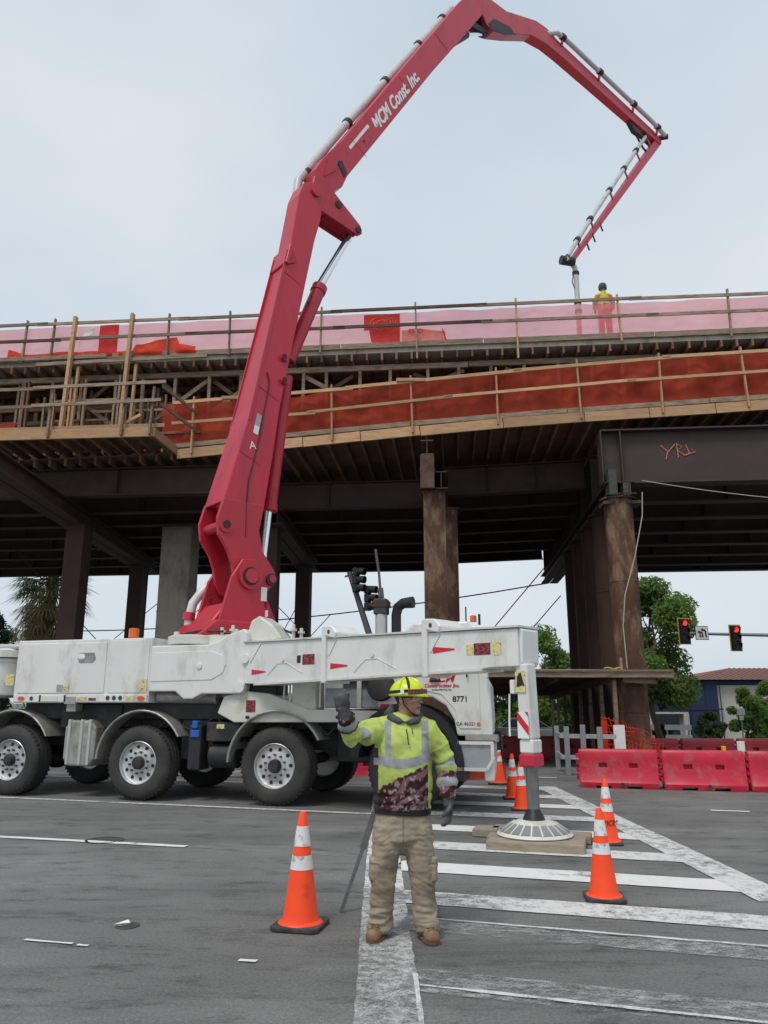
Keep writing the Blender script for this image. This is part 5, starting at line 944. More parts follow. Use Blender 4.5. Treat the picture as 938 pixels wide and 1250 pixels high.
def fuse(name, q, voxel, smooth, m, parent, colour=None, fold=None, xf=None):
    """melt overlapping shapes into one continuous skin, add folds, colour it"""
    me = bpy.data.meshes.new('tmp'); me.from_pydata(q.v, [], q.f)
    bm = bmesh.new(); bm.from_mesh(me); bmesh.ops.remove_doubles(bm, verts=bm.verts, dist=1e-5); bmesh.ops.recalc_face_normals(bm, faces=bm.faces); bm.to_mesh(me); bm.free()
    t = bpy.data.objects.new('tmp', me); col.objects.link(t)
    a = t.modifiers.new('r', 'REMESH'); a.mode = 'VOXEL'; a.voxel_size = voxel
    s_ = t.modifiers.new('s', 'SMOOTH'); s_.factor = .5; s_.iterations = smooth
    dg = bpy.context.evaluated_depsgraph_get(); out = bpy.data.meshes.new_from_object(t.evaluated_get(dg)); bpy.data.objects.remove(t); bpy.data.meshes.remove(me)
    out.name = name
    if fold:
        ns = [v.normal.copy() for v in out.vertices]
        for v, nn in zip(out.vertices, ns): v.co = v.co + nn * fold(v.co)
    if colour:
        at = out.color_attributes.new('Col', 'FLOAT_COLOR', 'POINT'); arr = np.ones((len(out.vertices), 4), dtype=np.float32)
        for i, v in enumerate(out.vertices): arr[i, :3] = colour(v.co, v.normal)
        at.data.foreach_set('color', arr.ravel())
    if xf is not None: out.transform(xf)
    out.materials.clear(); out.materials.append(M[m]); out.polygons.foreach_set('use_smooth', [True] * len(out.polygons)); out.update()
    return obj(name, out, parent)
def nz3(p, f, s=0.): return mnoise.noise(V((p.x * f + s, p.y * f, p.z * f)))
def seg_near(p, pts):
    best = (9, 0)
    for i in range(len(pts) - 1):
        a, c = V(pts[i]), V(pts[i + 1]); d = c - a; t = max(0, min(1, (p - a).dot(d) / d.length_squared)); e = (p - a - d * t).length
        if e < best[0]: best = (e, i + t)
    return best
def glove_hand(name, wrist, d, n, curls, parent, m='glove', sc=1.0, thumb_in=.35, flip=1, xf=None):
    d = V(d).normalized(); n = V(n); n = (n - d * n.dot(d)).normalized(); s_ = d.cross(n) * flip; w = V(wrist); q = MB()
    ring_chain(q, [(w - d * .05, .036 * sc, .03 * sc), (w, .034 * sc, .026 * sc), (w + d * .03 * sc, .036 * sc, .024 * sc)], 12)
    rot = Matrix((s_, d, n)).transposed(); ell(q, w + d * .055 * sc, (.045 * sc, .055 * sc, .021 * sc), rot)
    for k, ln in enumerate((.075, .085, .080, .062)):
        p = w + d * .095 * sc + s_ * ((k - 1.5) * .0225 * sc); dirv = d.copy(); pts = [(p - d * .03, .0115 * sc)]; ang = 0
        pts.append((p, .0108 * sc))
        for j, f in enumerate((.45, .32, .23)):
            ang += R(curls[j]); dv = d * math.cos(ang) + n * math.sin(ang); p = p + dv * ln * f * sc; pts.append((p, (.0106 - .0010 * j) * sc))
        ring_chain(q, pts, 8)
    p = w + d * .022 * sc - s_ * .030 * sc; pts = [(p, .0155 * sc)]
    for a_, ln in ((0, .045), (.4, .035), (.7, .028)):
        dv = (d * (.75) - s_ * (.7 - a_ * .9) + n * (thumb_in + a_)).normalized(); p = p + dv * ln * sc; pts.append((p, .0135 * sc))
    ring_chain(q, pts, 8)
    return fuse(name, q, .0036 * sc, 1, m, parent, None, None, xf)

wk = empty('person', (.11, 5.63, 0), 0, 'person in lime hoodie, lime helmet and khaki cargo trousers raising a gloved fist', 'person')
LA = [(-.150, .0, 1.335), (-.329, -.20, 1.300), (-.372, -.34, 1.450)]
RA = [(.205, .01, 1.325), (.325, .035, 1.110), (.332, -.045, .885)]
HR = Matrix.Rotation(R(58), 4, 'Z'); HO = V((.062, .0, 1.548)); HX = Matrix.Translation(HO) @ HR @ Matrix.Rotation(R(-3), 4, 'X')
# body: one continuous figure under the clothes
q = MB()
hq = MB()
for c, r in (((0, .012, .035), (.074, .094, .098)), ((0, -.030, -.040), (.060, .064, .080)), ((0, -.068, -.098), (.027, .022, .021)), ((0, -.086, .022), (.050, .013, .011)), ((.042, -.062, -.018), (.022, .022, .02)), ((-.042, -.062, -.018), (.022, .022, .02)), ((0, -.094, -.004), (.010, .014, .024)), ((0, -.103, -.026), (.016, .017, .013)), ((0, -.088, -.058), (.024, .011, .006)), ((0, -.087, -.070), (.021, .011, .007)), ((.076, .012, -.008), (.010, .020, .031)), ((-.076, .012, -.008), (.010, .020, .031)), ((0, -.02, -.09), (.05, .05, .03))): ell(hq, c, r)
hq.v = [tuple(HX @ V(p)) for p in hq.v]; q.add(hq.v, hq.f)
ring_chain(q, [((.055, .012, 1.50), .056, .058), ((.045, .022, 1.43), .054, .056), ((.03, .025, 1.36), .060, .055), ((.02, .02, 1.26), .12, .08), ((.02, .01, 1.1), .165, .11), ((.02, .01, .9), .155, .105), ((.02, .01, .72), .15, .10)])
ring_chain(q, [((.0, .01, 1.27), .04), (V(LA[0]) - V((-.01, 0, .02)), .042), (LA[1], .038), (LA[2], .030)]); ring_chain(q, [((.04, .01, 1.27), .04), (V(RA[0]) - V((.01, 0, .02)), .042), (RA[1], .038), (RA[2], .030)])
for k, (hx, kx, ax, ay) in enumerate(((-.08, -.115, -.138, .0), (.11, .147, .178, -.03))): ring_chain(q, [((hx, .01, .72), .075), ((hx, 0, .60), .075), ((kx, -.01, .34), .055), ((ax, ay + .02, .09), .045)])
def skin_col(p, n):
    l = HX.inverted() @ p; c = V((.52, .27, .18)) * (1 + .12 * nz3(p, 30))
    if l.z < -.03 and l.y < -.01 and l.z > -.13: c = c * .80                       # stubble
    if abs(l.z + .064) < .006 and abs(l.x) < .026 and l.y < -.085: c = V((.22, .075, .06))
    if abs(l.z - .022) < .007 and .012 < abs(l.x) < .052 and l.y < -.08: c = V((.03, .02, .018))
    if l.y > .02 and l.z > -.03 and abs(l.x) < .074: c = V((.018, .014, .012))      # cropped hair
    return c
body = fuse('body', q, .0062, 2, 'skin', wk, skin_col)
for sx in (-1, 1):
    q = MB(); ell(q, (sx * .031, -.079, -.001), (.012, .008, .009)); q.v = [tuple(HX @ V(p)) for p in q.v]; q.build('eye', 'decal_black', body, smooth=True)
# hoodie
q = MB()
ring_chain(q, [((.03, .02, 1.385), .078), ((.12, .015, 1.365), .072), (RA[0], .082)]); ring_chain(q, [((.03, .02, 1.385), .078), ((-.07, .012, 1.365), .072), (LA[0], .084)])
ring_chain(q, [((.02, .01, .80), .185, .125), ((.02, .0, .83), .198, .142), ((.02, -.005, .95), .203, .148), ((.022, -.005, 1.10), .206, .150), ((.024, .0, 1.22), .200, .140), ((.026, .005, 1.31), .178, .118), ((.03, .012, 1.37), .125, .092), ((.04, .02, 1.405), .085, .078)], 24)
ring_chain(q, [((-.06, .01, 1.33), .09), (LA[0], .088), ((-.24, -.10, 1.315), .083), (LA[1], .080), ((-.345, -.255, 1.355), .070), ((-.365, -.32, 1.425), .055), (LA[2], .047)])
ring_chain(q, [((.11, .01, 1.32), .09), (RA[0], .086), ((.27, .03, 1.22), .080), (RA[1], .076), ((.332, .0, 1.0), .070), ((.335, -.03, .93), .060), (RA[2], .046)])
LIME, GREY, COAL = V((.58, .70, .17)), V((.36, .37, .38)), V((.045, .045, .055))
def camo(p, k=0.):
    a = p.x * .82 + p.z * .57; c_ = -p.x * .57 + p.z * .82; s_ = math.sin(c_ * 75 + 2.2 * nz3(p, 9, k)); v = nz3(p, 26, 3 + k) + .6 * nz3(p, 60, 9 + k)
    if s_ > .25 and p.x > -.06: c = V((.20, .10, .11)) if v < .25 else V((.36, .31, .28))
    else: c = V((.045, .014, .020)) if v < .30 else V((.27, .20, .18))
    return c * (1 + .3 * nz3(p, 40, k))
def hood_col(p, n):
    dl, ul = seg_near(p, LA); dr, ur = seg_near(p, RA); g = .86 + .28 * nz3(p, 5.5, 2) + .10 * nz3(p, 24, 5)
    lime = LIME * g
    st = max(0., nz3(p, 7, 11)) * .9 * (1 if p.z < 1.25 else .4); lime = lime.lerp(V((.20, .20, .08)), min(.45, st))
    if dl < .105 and ul > .28:
        if ul > 1.42: return camo(p, 5) if not 1.50 < ul < 1.72 else GREY * .85
        if .62 < ul < .92: return GREY * g
        return lime
    if dr < .1 and ur > .30 and p.x > .215:
        if ur > 1.30: return camo(p, 8) if not 1.48 < ur < 1.72 else GREY * .9
        if .92 < ur < 1.16: return GREY * g
        return lime
    if p.x < -.150 and p.z < 1.215:
        return GREY if 1.10 < p.z < 1.15 else COAL
    bz = 1.118 - .035 * math.cos(p.x * 9) + .03
    if bz - .033 < p.z < bz + .033: return GREY * g
    if p.z > bz and p.z < 1.40 and ((-.108 + .1 * (1.4 - p.z) * .3 < p.x < -.058) or (.150 < p.x < .205)): return GREY * g
    edge = .955 + (p.x + .14) * .46 + .016 * nz3(p, 30)
    if p.z < .806: return V((.018, .017, .03))
    if p.z < edge and p.x < .195 and p.y < .06: return camo(p)
    if p.y > .06 and p.z < .95: return COAL
    return lime
def hood_fold(p):
    f = .008 * (1 - 2.4 * abs(nz3(V((p.x * 1.1 + p.z * .4, p.y, p.z * .7 + .4 * p.x)), 9))) * .6 + .006 * nz3(V((p.x * 1.4, p.y, p.z * .6 + .5 * p.x)), 12) + .004 * nz3(V((p.x + p.z * .5, p.y, p.z)), 26, 4)
    dl, ul = seg_near(p, LA); dr, ur = seg_near(p, RA)
    for d_, u_ in ((dl, ul), (dr, ur)):
        if d_ < .1 and u_ > .5: f += .0055 * math.sin(u_ * 17 + 3 * nz3(p, 8))
    if .80 < p.z < .93: f += .006 * math.sin(p.z * 95 + 4 * nz3(p, 6))
    return f
hd = fuse('hoodie', q, .0075, 3, 'cloth', wk, hood_col, hood_fold)
q = MB(); ring_chain(q, [((-.075, .03, 1.440), .036, .04), ((-.05, .085, 1.465), .045, .045), ((.03, .125, 1.47), .052, .05), ((.12, .10, 1.45), .045, .045), ((.145, .02, 1.420), .034, .036), ((.125, -.06, 1.400), .026, .028), ((.07, -.095, 1.388), .022, .024), ((-.005, -.080, 1.395), .026, .028), ((-.065, -.02, 1.425), .032, .034)])
fuse('hood', q, .008, 3, 'cloth', hd, lambda p, n: V((.085, .085, .09)) * (1 + .3 * nz3(p, 25)), lambda p: .006 * nz3(p, 22))
q = MB(); q.path([(.045, -.118, 1.345), (.052, -.148, 1.30), (.058, -.160, 1.24)], .004, 5); q.path([(.085, -.10, 1.345), (.09, -.13, 1.31)], .003, 5); q.build('drawstring', 'belt', hd)
# trousers
q = MB()
ring_chain(q, [((.02, .01, .85), .165, .115), ((.02, .005, .80), .187, .132), ((.02, .0, .70), .200, .140), ((.02, .0, .62), .195, .135)], 22)
ring_chain(q, [((-.080, .0, .70), .105, .118), ((-.092, -.005, .56), .100, .112), ((-.110, -.01, .42), .088, .097), ((-.117, -.012, .33), .083, .090), ((-.126, .0, .20), .078, .083), ((-.132, .0, .11), .077, .082), ((-.138, -.01, .055), .082, .09)])
ring_chain(q, [((.120, .0, .70), .105, .118), ((.130, -.005, .56), .100, .112), ((.145, -.01, .42), .088, .097), ((.150, -.012, .33), .083, .090), ((.162, -.01, .20), .078, .083), ((.172, -.015, .11), .077, .082), ((.178, -.03, .05), .080, .09)])
for x in (-.184, .228): ring_chain(q, [((x, -.01, .50), .028, .065), ((x, -.01, .36), .03, .07)], 12)
KH = V((.34, .285, .21))
def tr_col(p, n):
    c = KH * (1 + .28 * nz3(p, 4.5, 1) + .12 * nz3(p, 18, 2))
    side = min(abs(p.x + .184), abs(p.x - .228))
    st = max(0, nz3(p, 6, 21) + (.25 if p.z < .45 and p.z > .25 else -.15)); c = c.lerp(V((.13, .09, .055)), min(.55, st))
    if p.z < .10: c = c * .8
    if abs(p.x - .02) < .0035 and p.y < -.05 and p.z > .60: c = c * .45            # fly seam
    if abs(abs(p.z - .655) - .004) < .0035 and p.y < 0 and p.x > .1: c = c * .7
    if side < .045 and abs(p.z - .472) < .004: c = c * .4
    if side < .045 and abs(p.z - .515) < .003: c = c * .6
    return c
def tr_fold(p):
    k = (1 if p.z < .20 else .12); f = .012 * k * (1 - 2.4 * abs(nz3(V((p.x * .5 + p.z * .3, p.y * .5, p.z * 1.9)), 15, 6))) + .007 * nz3(V((p.x, p.y, p.z * 1.2)), 9) + .005 * nz3(V((p.x * .6 + p.z * .5, p.y, p.z * 1.6)), 24) + .002 * nz3(p, 50)
    f += .006 * (1 - 2.4 * abs(nz3(V((abs(p.x - .02) * .7, p.y * .5, p.z * 1.8 + abs(p.x - .02))), 18, 3))) * max(0, 1 - abs(p.z - .62) / .14) * (1 if p.y < 0 else .5)
    f += .006 * (1 - 2.4 * abs(nz3(V((p.x * .5, p.y * .5, p.z * 1.8 + p.x)), 17, 8))) * max(0, 1 - abs(p.z - .33) / .09)
    return f
trs = fuse('trousers', q, .0075, 2, 'cloth', wk, tr_col, tr_fold)
q = MB(); pts = [(.02 + .192 * math.cos(a), .0 + .140 * math.sin(a), .798 + .006 * math.sin(2 * a)) for a in [2 * math.pi * k / 28 for k in range(29)]]
for i in range(28): q.bar(pts[i], pts[i + 1], .008, .04)
bl = q.build('belt', 'belt', wk, smooth=True)
# boots
for bx0, by0, rz in ((-.150, -.045, R(-20)), (.180, -.065, R(16))):
    m4 = Matrix.Translation((bx0, by0, 0)) @ Matrix.Rotation(rz, 4, 'Z'); q = MB()
    ring_chain(q, [((0, .06, .14), .052, .060), ((0, .055, .07), .052, .065)], 14)
    for c, r in (((0, .055, .05), (.046, .060, .048)), ((0, -.01, .052), (.046, .07, .046)), ((0, -.085, .042), (.050, .062, .038)), ((0, -.10, .055), (.042, .045, .034))): ell(q, c, r)
    bo = fuse('boot', q, .0065, 3, 'leather', wk, None, lambda p: .002 * math.sin(p.y * 90), m4)
    q = MB(); sh = [(.044 * math.cos(a) * (1.12 if math.sin(a) < 0 else 1) , .085 * math.sin(a) * (1.0 if math.sin(a) > 0 else 1.0) - .02 + (-.03 if math.sin(a) < 0 else .03)) for a in [2 * math.pi * k / 24 for k in range(24)]]
    q.prism(sh, lambda x, y, t: tuple(m4 @ V((x * 1.12, y * 1.04, t))), .002, .026); q.build('sole', 'sole', bo, bevel=.004)
    for k in range(3):
        q = MB(); q.tube(m4 @ V((-.026, -.035 - .02 * k, .096 - .008 * k)), m4 @ V((.026, -.035 - .02 * k, .096 - .008 * k)), .004, n=6); q.build('lace', 'sole', bo)
# gloves
glove_hand('glove', (-.374, -.345, 1.455), (-.25, -.12, 1.0), (.25, 1.0, .1), (86, 95, 75), wk, sc=1.22, thumb_in=1.6, flip=-1)
glove_hand('glove', (.334, -.052, .868), (.04, -.14, -1.0), (-.95, -.25, 0), (24, 34, 26), wk, sc=1.08, thumb_in=.45)
# helmet, straps, goggles, glasses
q = MB(); vs_ = []; nn_ = 32; mm_ = 12
for j in range(mm_ + 1):
    a = R(92) * (1 - j / mm_) ; rz_ = math.sin(a); zz = math.cos(a)
    for k in range(nn_):
        t = 2 * math.pi * k / nn_; fr = max(0, -math.sin(t)) ** 2; x = .112 * rz_ * math.cos(t); y = .132 * rz_ * math.sin(t); z = .03 + .118 * zz
        if j == 0: x *= 1.05; y = y * 1.05 - .035 * fr; z = .018 - .012 * fr + .010 * max(0, math.sin(t))
        if j == 1: x *= 1.02; y = y * 1.02 - .006 * fr
        vs_.append(HX @ V((x, y + .008, z)))
q.add(vs_, [(j * nn_ + k, j * nn_ + (k + 1) % nn_, (j + 1) * nn_ + (k + 1) % nn_, (j + 1) * nn_ + k) for j in range(mm_) for k in range(nn_)])
hm = q.build('helmet', 'helmet_lime', wk, smooth=True); md = hm.modifiers.new('solid', 'SOLIDIFY'); md.thickness = .005; md.offset = -1
def hp(t, a, k=1.02): return HX @ V((.112 * k * math.sin(a) * math.cos(t), .132 * k * math.sin(a) * math.sin(t) + .008, .03 + .118 * k * math.cos(a)))
q = MB()
for i in range(28):
    t0, t1 = [2 * math.pi * (i + d) / 28 for d in (0, 1)]; q.bar(hp(t0, R(80), 1.035), hp(t1, R(80), 1.035), .007, .020)
q.build('strap_band', 'belt', hm, smooth=True)
for t in (R(-35), R(-90), R(-145), R(0), R(180)):
    q = MB(); q.path([hp(t, R(a), 1.02) for a in (12, 28, 44, 60, 72)], [.008, .009, .011, .010, .007], 6); q.build('vent_ridge', 'belt' if t in (R(-145),) else 'helmet_lime', hm, smooth=True)
q = MB(); q.prism([(-.03, .02), (.03, .02), (.03, .055), (-.03, .055)], lambda x, z, t: tuple(HX @ V((-.10 + t * 0 - .012, x * .9 - .01, z + .012))) if t == 0 else tuple(HX @ V((-.116, x * .9 - .01, z + .012))), 0, 1); q.build('sticker', 'decal_white', hm)
q = MB()
for i in range(11):
    t0, t1 = [R(-150 + 120 * (i + d) / 11) for d in (0, 1)]; q.bar(hp(t0, R(84), 1.10), hp(t1, R(84), 1.10), .02, .034)
q.build('goggles', 'goggle_red', hm, smooth=True)
q = MB()
for sx in (-1, 1): q.path([HX @ V(p) for p in ((sx * .086, .0, .015), (sx * .074, -.012, -.045), (sx * .05, -.045, -.095), (0, -.070, -.124))], .0042, 6)
q.build('chin_strap', 'belt', hm)
gl = MB()
for sx in (-1, 1): gl.prism([(sx * .006, -.018), (sx * .050, -.022), (sx * .060, -.002), (sx * .056, .016), (sx * .006, .014)], lambda x, z, t: tuple(HX @ V((x, -.103 + t + 8.0 * x * x, z + .002))), 0, .003)
go = gl.build('safety_glasses', 'lens_clear', wk)
q = MB()
for sx in (-1, 1): q.path([HX @ V(p) for p in ((sx * .058, -.076, .008), (sx * .076, -.03, .008), (sx * .08, .02, .004))], .003, 5)
q.path([HX @ V(p) for p in ((-.058, -.076, .018), (0, -.104, .018), (.058, -.076, .018))], .003, 5); q.build('frame', 'belt', go)

# tripod stand behind him
tp = empty('tripod_stand', (0, 0, 0), 0, 'grey metal tripod stand on the road behind the person with raised fist', 'tripod')
ap = V((.03, 6.28, .98))
for f in ((-.32, 6.25, 0), (.405, 6.10, 0), (.05, 6.85, 0)):
    f = V(f); q = MB(); q.bar(ap, ap.lerp(f, .55), .05, .022, up=(0, 1, 0)); q.bar(ap.lerp(f, .5), f + V((0, 0, .004)), .028, .014, up=(0, 1, 0)); q.build('leg', 'tripod_grey', tp)
q = MB(); q.lathe([(.07, .95), (.075, .96), (.075, 1.0), (.03, 1.01)], (.03, 6.28, 0), n=16); q.build('head', 'tripod_grey', tp, smooth=True)

# person on the deck, back to us
dk = empty('person', (6.50, 20.36, 11.86), R(180), 'person in orange and yellow work clothes standing with back turned on the deck', 'person')
q = MB(); ring_chain(q, [((0, 0, 1.68), .07, .085), ((0, 0, 1.56), .075, .09), ((0, .01, 1.48), .06, .06), ((0, .02, 1.38), .14, .10), ((0, .01, 1.1), .15, .11), ((0, 0, .9), .15, .11)])
for sx in (-1, 1):
    ring_chain(q, [((sx * .16, .02, 1.38), .055), ((sx * .25, .02, 1.14), .045), ((sx * .24, -.10, .95), .038), ((sx * .22, -.16, .88), .04)]); ring_chain(q, [((sx * .09, 0, .88), .08), ((sx * .11, 0, .48), .06), ((sx * .12, .02, .08), .045), ((sx * .12, -.10, .04), .04)])
fuse('body', q, .014, 2, 'skin', dk, lambda p, n: V((.30, .15, .10)))
q = MB(); ring_chain(q, [((0, 0, .86), .20, .14), ((0, .0, 1.1), .21, .15), ((0, .01, 1.3), .20, .13), ((0, .02, 1.42), .13, .09), ((0, .03, 1.48), .09, .085)])
for sx in (-1, 1): ring_chain(q, [((sx * .10, .02, 1.36), .09), ((sx * .18, .02, 1.34), .082), ((sx * .27, .02, 1.14), .072), ((sx * .26, -.08, .97), .06)])
def vest(p, n):
    if p.z > 1.36: return V((.46, .62, .05))
    if abs(p.z - 1.10) < .04 or (abs(abs(p.x) - .1) < .025 and p.z < 1.3): return V((.55, .45, .30))
    if abs(p.x) < .09 and p.z > 1.12: return V((.60, .50, .06))
    return V((.80, .14, .02)) if p.x < .22 and p.x > -.22 else V((.62, .30, .05))
fuse('jacket', q, .014, 3, 'cloth', dk, vest, lambda p: .006 * nz3(p, 14))
q = MB(); ring_chain(q, [((0, 0, .92), .17, .12), ((0, 0, .78), .18, .13)])
for sx in (-1, 1): ring_chain(q, [((sx * .09, 0, .84), .105), ((sx * .11, 0, .48), .09), ((sx * .12, .02, .08), .08)])
fuse('trousers', q, .014, 3, 'cloth', dk, lambda p, n: V((.85, .045, .01)), lambda p: .008 * nz3(p, 12))
q = MB()
for sx in (-1, 1): ell(q, (sx * .12, -.03, .05), (.05, .13, .05))
fuse('boots', q, .016, 2, 'leather', dk)
q = MB(); q.span((5.9, 20.1, 11.71), (7.6, 20.62, 11.855)); tag(q.build('plank_stack', 'timber_old'), 'low stack of planks under the feet of the person on the deck', 'planks')
q = MB(); q.lathe([(.118, 1.58), (.122, 1.60), (.122, 1.68), (.098, 1.75), (.05, 1.785), (.01, 1.79)], (0, 0, 0), n=20); q.build('helmet', 'iron', dk, smooth=True)

# ------------------------------------------------------------------ cones
def make_cone(h, bw, text_=None):
    rb = bw * .37; rt_ = .026
    root = empty('traffic_cone'); q = MB(); q.prism([(-bw / 2, -bw / 2 + .03), (-bw / 2 + .03, -bw / 2), (bw / 2 - .03, -bw / 2), (bw / 2, -bw / 2 + .03), (bw / 2, bw / 2 - .03), (bw / 2 - .03, bw / 2), (-bw / 2 + .03, bw / 2), (-bw / 2, bw / 2 - .03)], lambda x, y, t: (x, y, t), .003, .035); q.build('base', 'cone_base', root, bevel=.008, seg=2)
    rr = lambda z: rb + (rt_ - rb) * (z - .04) / (h - .04)
    q = MB(); q.lathe([(rb + .03, .034), (rb + .025, .042), (rb + .004, .05), (rr(.08), .08), (rr(.4 * h), .4 * h), (rr(h), h - .01), (rt_ * .8, h), (rt_ * .6, h - .02)], (0, 0, 0), n=32); q.build('cone_body', 'cone_orange', root, smooth=True)
    for a, c in ((.50, .62), (.70, .875)):
        q = MB(); q.lathe([(rr(a * h) - .004, a * h), (rr(a * h) + .0025, a * h + .001), (rr(c * h) + .0025, c * h - .001), (rr(c * h) - .004, c * h)], (0, 0, 0), n=32); q.build('collar', 'reflect_white', root, smooth=True)
    return root
c0 = make_cone(.735, .335)
CG = 'orange traffic cones'
cones = [(-.585, 5.87, 1.03, 'orange traffic cone with smeared white collars standing alone on the bare road', .2), (1.757, 6.64, .93, 'clean orange traffic cone on the worn crosswalk bars before the timber mats', .5), (2.50, 9.12, .93, 'orange traffic cone lettered in black beside the timber mats', .1), (2.02, 11.86, .93, 'orange traffic cone close behind the outrigger leg', .3), (2.11, 13.2, .96, 'orange traffic cone standing between the outrigger leg and the dull cone', .7), (2.20, 15.5, 1.15, 'dull orange traffic cone by the truck bumper under a pink ribboned post', .4)]
for i, (x, y, sc, lab, rz) in enumerate(cones):
    o = c0 if i == 0 else copy_tree(c0)
    o.location = (x, y, 0); o.scale = (sc, sc, sc); o.rotation_euler = (0, 0, TRZ + rz * .3); tag(o, lab, 'traffic cone', CG)
    if i == 2:
        text('MCM', .085, 'lettering', 'decal_black', o, Matrix.Rotation(-(TRZ + rz * .3), 4, 'Z') @ basis((.96, .27, 0), (0, .125, 1), (-.045 + .05, -.105, .245)), .2, ext=.002)
q = MB(); q.path([(-.60, 5.825, .755), (-.585, 5.80, .74), (-.575, 5.80, .66)], .012, 6)
cp = empty('marker_post', (2.13, 15.9, 0), 0, 'thin post wrapped in faded pink ribbon behind the dull cone', 'post'); q = MB(); q.lathe([(.10, 0), (.10, .04), (.05, .06), (.05, 1.2), (.02, 1.22)], (0, 0, 0), n=14); q.build('tube', 'mesh_orange', cp, smooth=True); q = MB(); q.lathe([(.10, .68), (.12, .7), (.11, 1.0), (.09, 1.02)], (0, 0, 0), n=14); q.build('ribbon', 'pink_sheet', cp, smooth=True)

# ------------------------------------------------------------------ timber mats under the outrigger foot
MG = 'timber mats under the outrigger foot'
PX, PY = PADW
for i, (du, dv, ln, lab) in enumerate(((.04, -.36, 1.02, 'thick timber mat at the front edge under the outrigger foot'), (.02, -.05, 1.06, 'thick timber mat below the centre of the outrigger foot'), (.08, .27, 1.04, 'thick timber mat at the cab side under the outrigger foot'), (-.18, .54, .72, 'short timber mat jutting out behind the outrigger foot'), (-.60, .42, .30, 'short offcut timber at the end of the mats'))):
    q = MB(); w = .29; rot = None
    q.span((-ln / 2, -w / 2, .004), (ln / 2, w / 2, .095)); o = q.build('timber_mat', 'mat_timber', bevel=.012, seg=2); o.location = (PX + D.x * du + N.x * dv, PY + D.y * du + N.y * dv, 0); o.rotation_euler = (0, 0, TRZ + R(random.uniform(-2, 2))); tag(o, lab, 'timber mat', MG)
    if ln < .5: o.rotation_euler[2] += R(90)

# ------------------------------------------------------------------ water-filled barriers
def barrier_mesh(L=1.46, name='barrier_shell', m='barrier_red'):
    prof = [(-.22, .0), (-.225, .10), (-.20, .14), (-.155, .30), (-.135, .52), (-.135, .62), (-.105, .68), (.105, .68), (.135, .62), (.135, .52), (.155, .30), (.20, .14), (.225, .10), (.22, .0)]
    bm = bmesh.new(); xs_ = [-L / 2 + .03, -L / 2 + .06, -.2, .2, L / 2 - .06, L / 2 - .03]
    rows = []
    for i, x in enumerate(xs_):
        k = .93 if i in (0, len(xs_) - 1) else 1.; rows.append([bm.verts.new((x, y * k, z if z < .1 else .1 + (z - .1) * (1 if k == 1 else .985))) for y, z in prof])
    for a, c in zip(rows, rows[1:]):
        for j in range(len(prof)): bm.faces.new((a[j], a[(j + 1) % len(prof)], c[(j + 1) % len(prof)], c[j]))
    bm.faces.new(rows[0][::-1]); bm.faces.new(rows[-1]); bmesh.ops.recalc_face_normals(bm, faces=bm.faces)
    me = bpy.data.meshes.new('t'); bm.to_mesh(me); bm.free(); t = bpy.data.objects.new('t', me); col.objects.link(t)
    cut = MB()
    for x in (-.27, .27): cut.span((x - .075, -.5, .36), (x + .075, -.045, .44)); cut.span((x - .075, .045, .36), (x + .075, .5, .44)); cut.span((x - .13, -.5, -.1), (x + .13, .5, .055))
    cme = cut.mesh('c', m); co = bpy.data.objects.new('c', cme); col.objects.link(co); md = t.modifiers.new('b', 'BOOLEAN'); md.operation = 'DIFFERENCE'; md.object = co; md.solver = 'EXACT'
    bv = t.modifiers.new('v', 'BEVEL'); bv.width = .014; bv.segments = 2; bv.limit_method = 'ANGLE'; bv.angle_limit = R(35)
    dg = bpy.context.evaluated_depsgraph_get(); out = bpy.data.meshes.new_from_object(t.evaluated_get(dg)); bpy.data.objects.remove(t); bpy.data.objects.remove(co)
    out.materials.clear(); out.materials.append(M[m]); out.name = name; out.polygons.foreach_set('use_smooth', [True] * len(out.polygons))
    try: out.set_sharp_from_angle(angle=R(30))
    except Exception: pass
    return out
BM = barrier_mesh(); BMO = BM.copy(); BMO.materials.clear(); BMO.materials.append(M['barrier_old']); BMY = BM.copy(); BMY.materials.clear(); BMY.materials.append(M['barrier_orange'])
knm = {}
for nm in ('barrier_red', 'barrier_old', 'barrier_orange'):
    q = MB(); q.lathe([(.05, 0), (.062, .01), (.062, .065), (.05, .075)], (0, 0, 0), n=14); knm[nm] = q.mesh('knuckle', nm, True)
plug = MB().lathe([(.04, 0), (.04, .012), (.025, .014), (.02, .006), (.005, .006)], (0, 0, 0), (0, -1, 0), 14).mesh('drain_plug', 'cone_base', True)
BG = 'water filled barriers'
def barrier(x, y, rz, lab, me=BM, km='barrier_red', z=0., cat='barrier'):
    o = empty('water_barrier', (x, y, z + gz(y)), rz, lab, cat, BG); obj('barrier_shell', me, o)
    for e in (-1, 1):
        for k in range(4):
            a = obj('knuckle', knm[km], o); a.location = (e * .70, 0, .13 + k * .13 + (.03 if e > 0 else 0)); a.scale = (1, 1.5, 1)
    p = obj('drain_plug', plug, o); p.location = (.06, -.222, .07)
    return o
barrier(4.36, 14.92, R(-16.5), 'red water filled barrier standing right in front of the rusty pipe column')
barrier(5.78, 14.53, R(-13.5), 'red water filled barrier next along from the pipe column, before the blue building')
barrier(7.20, 14.22, R(-11.5), 'red water filled barrier at the end of the row below the small sign')
for i, (x, y, rz) in enumerate(((7.6, 22.6, -8), (9.1, 22.4, -8), (10.6, 22.2, -6), (12.1, 22.1, -4))): barrier(x, y, R(rz), ORD[i] + ' dull dark barrier from the pipe column in the rear row', BMO, 'barrier_old')
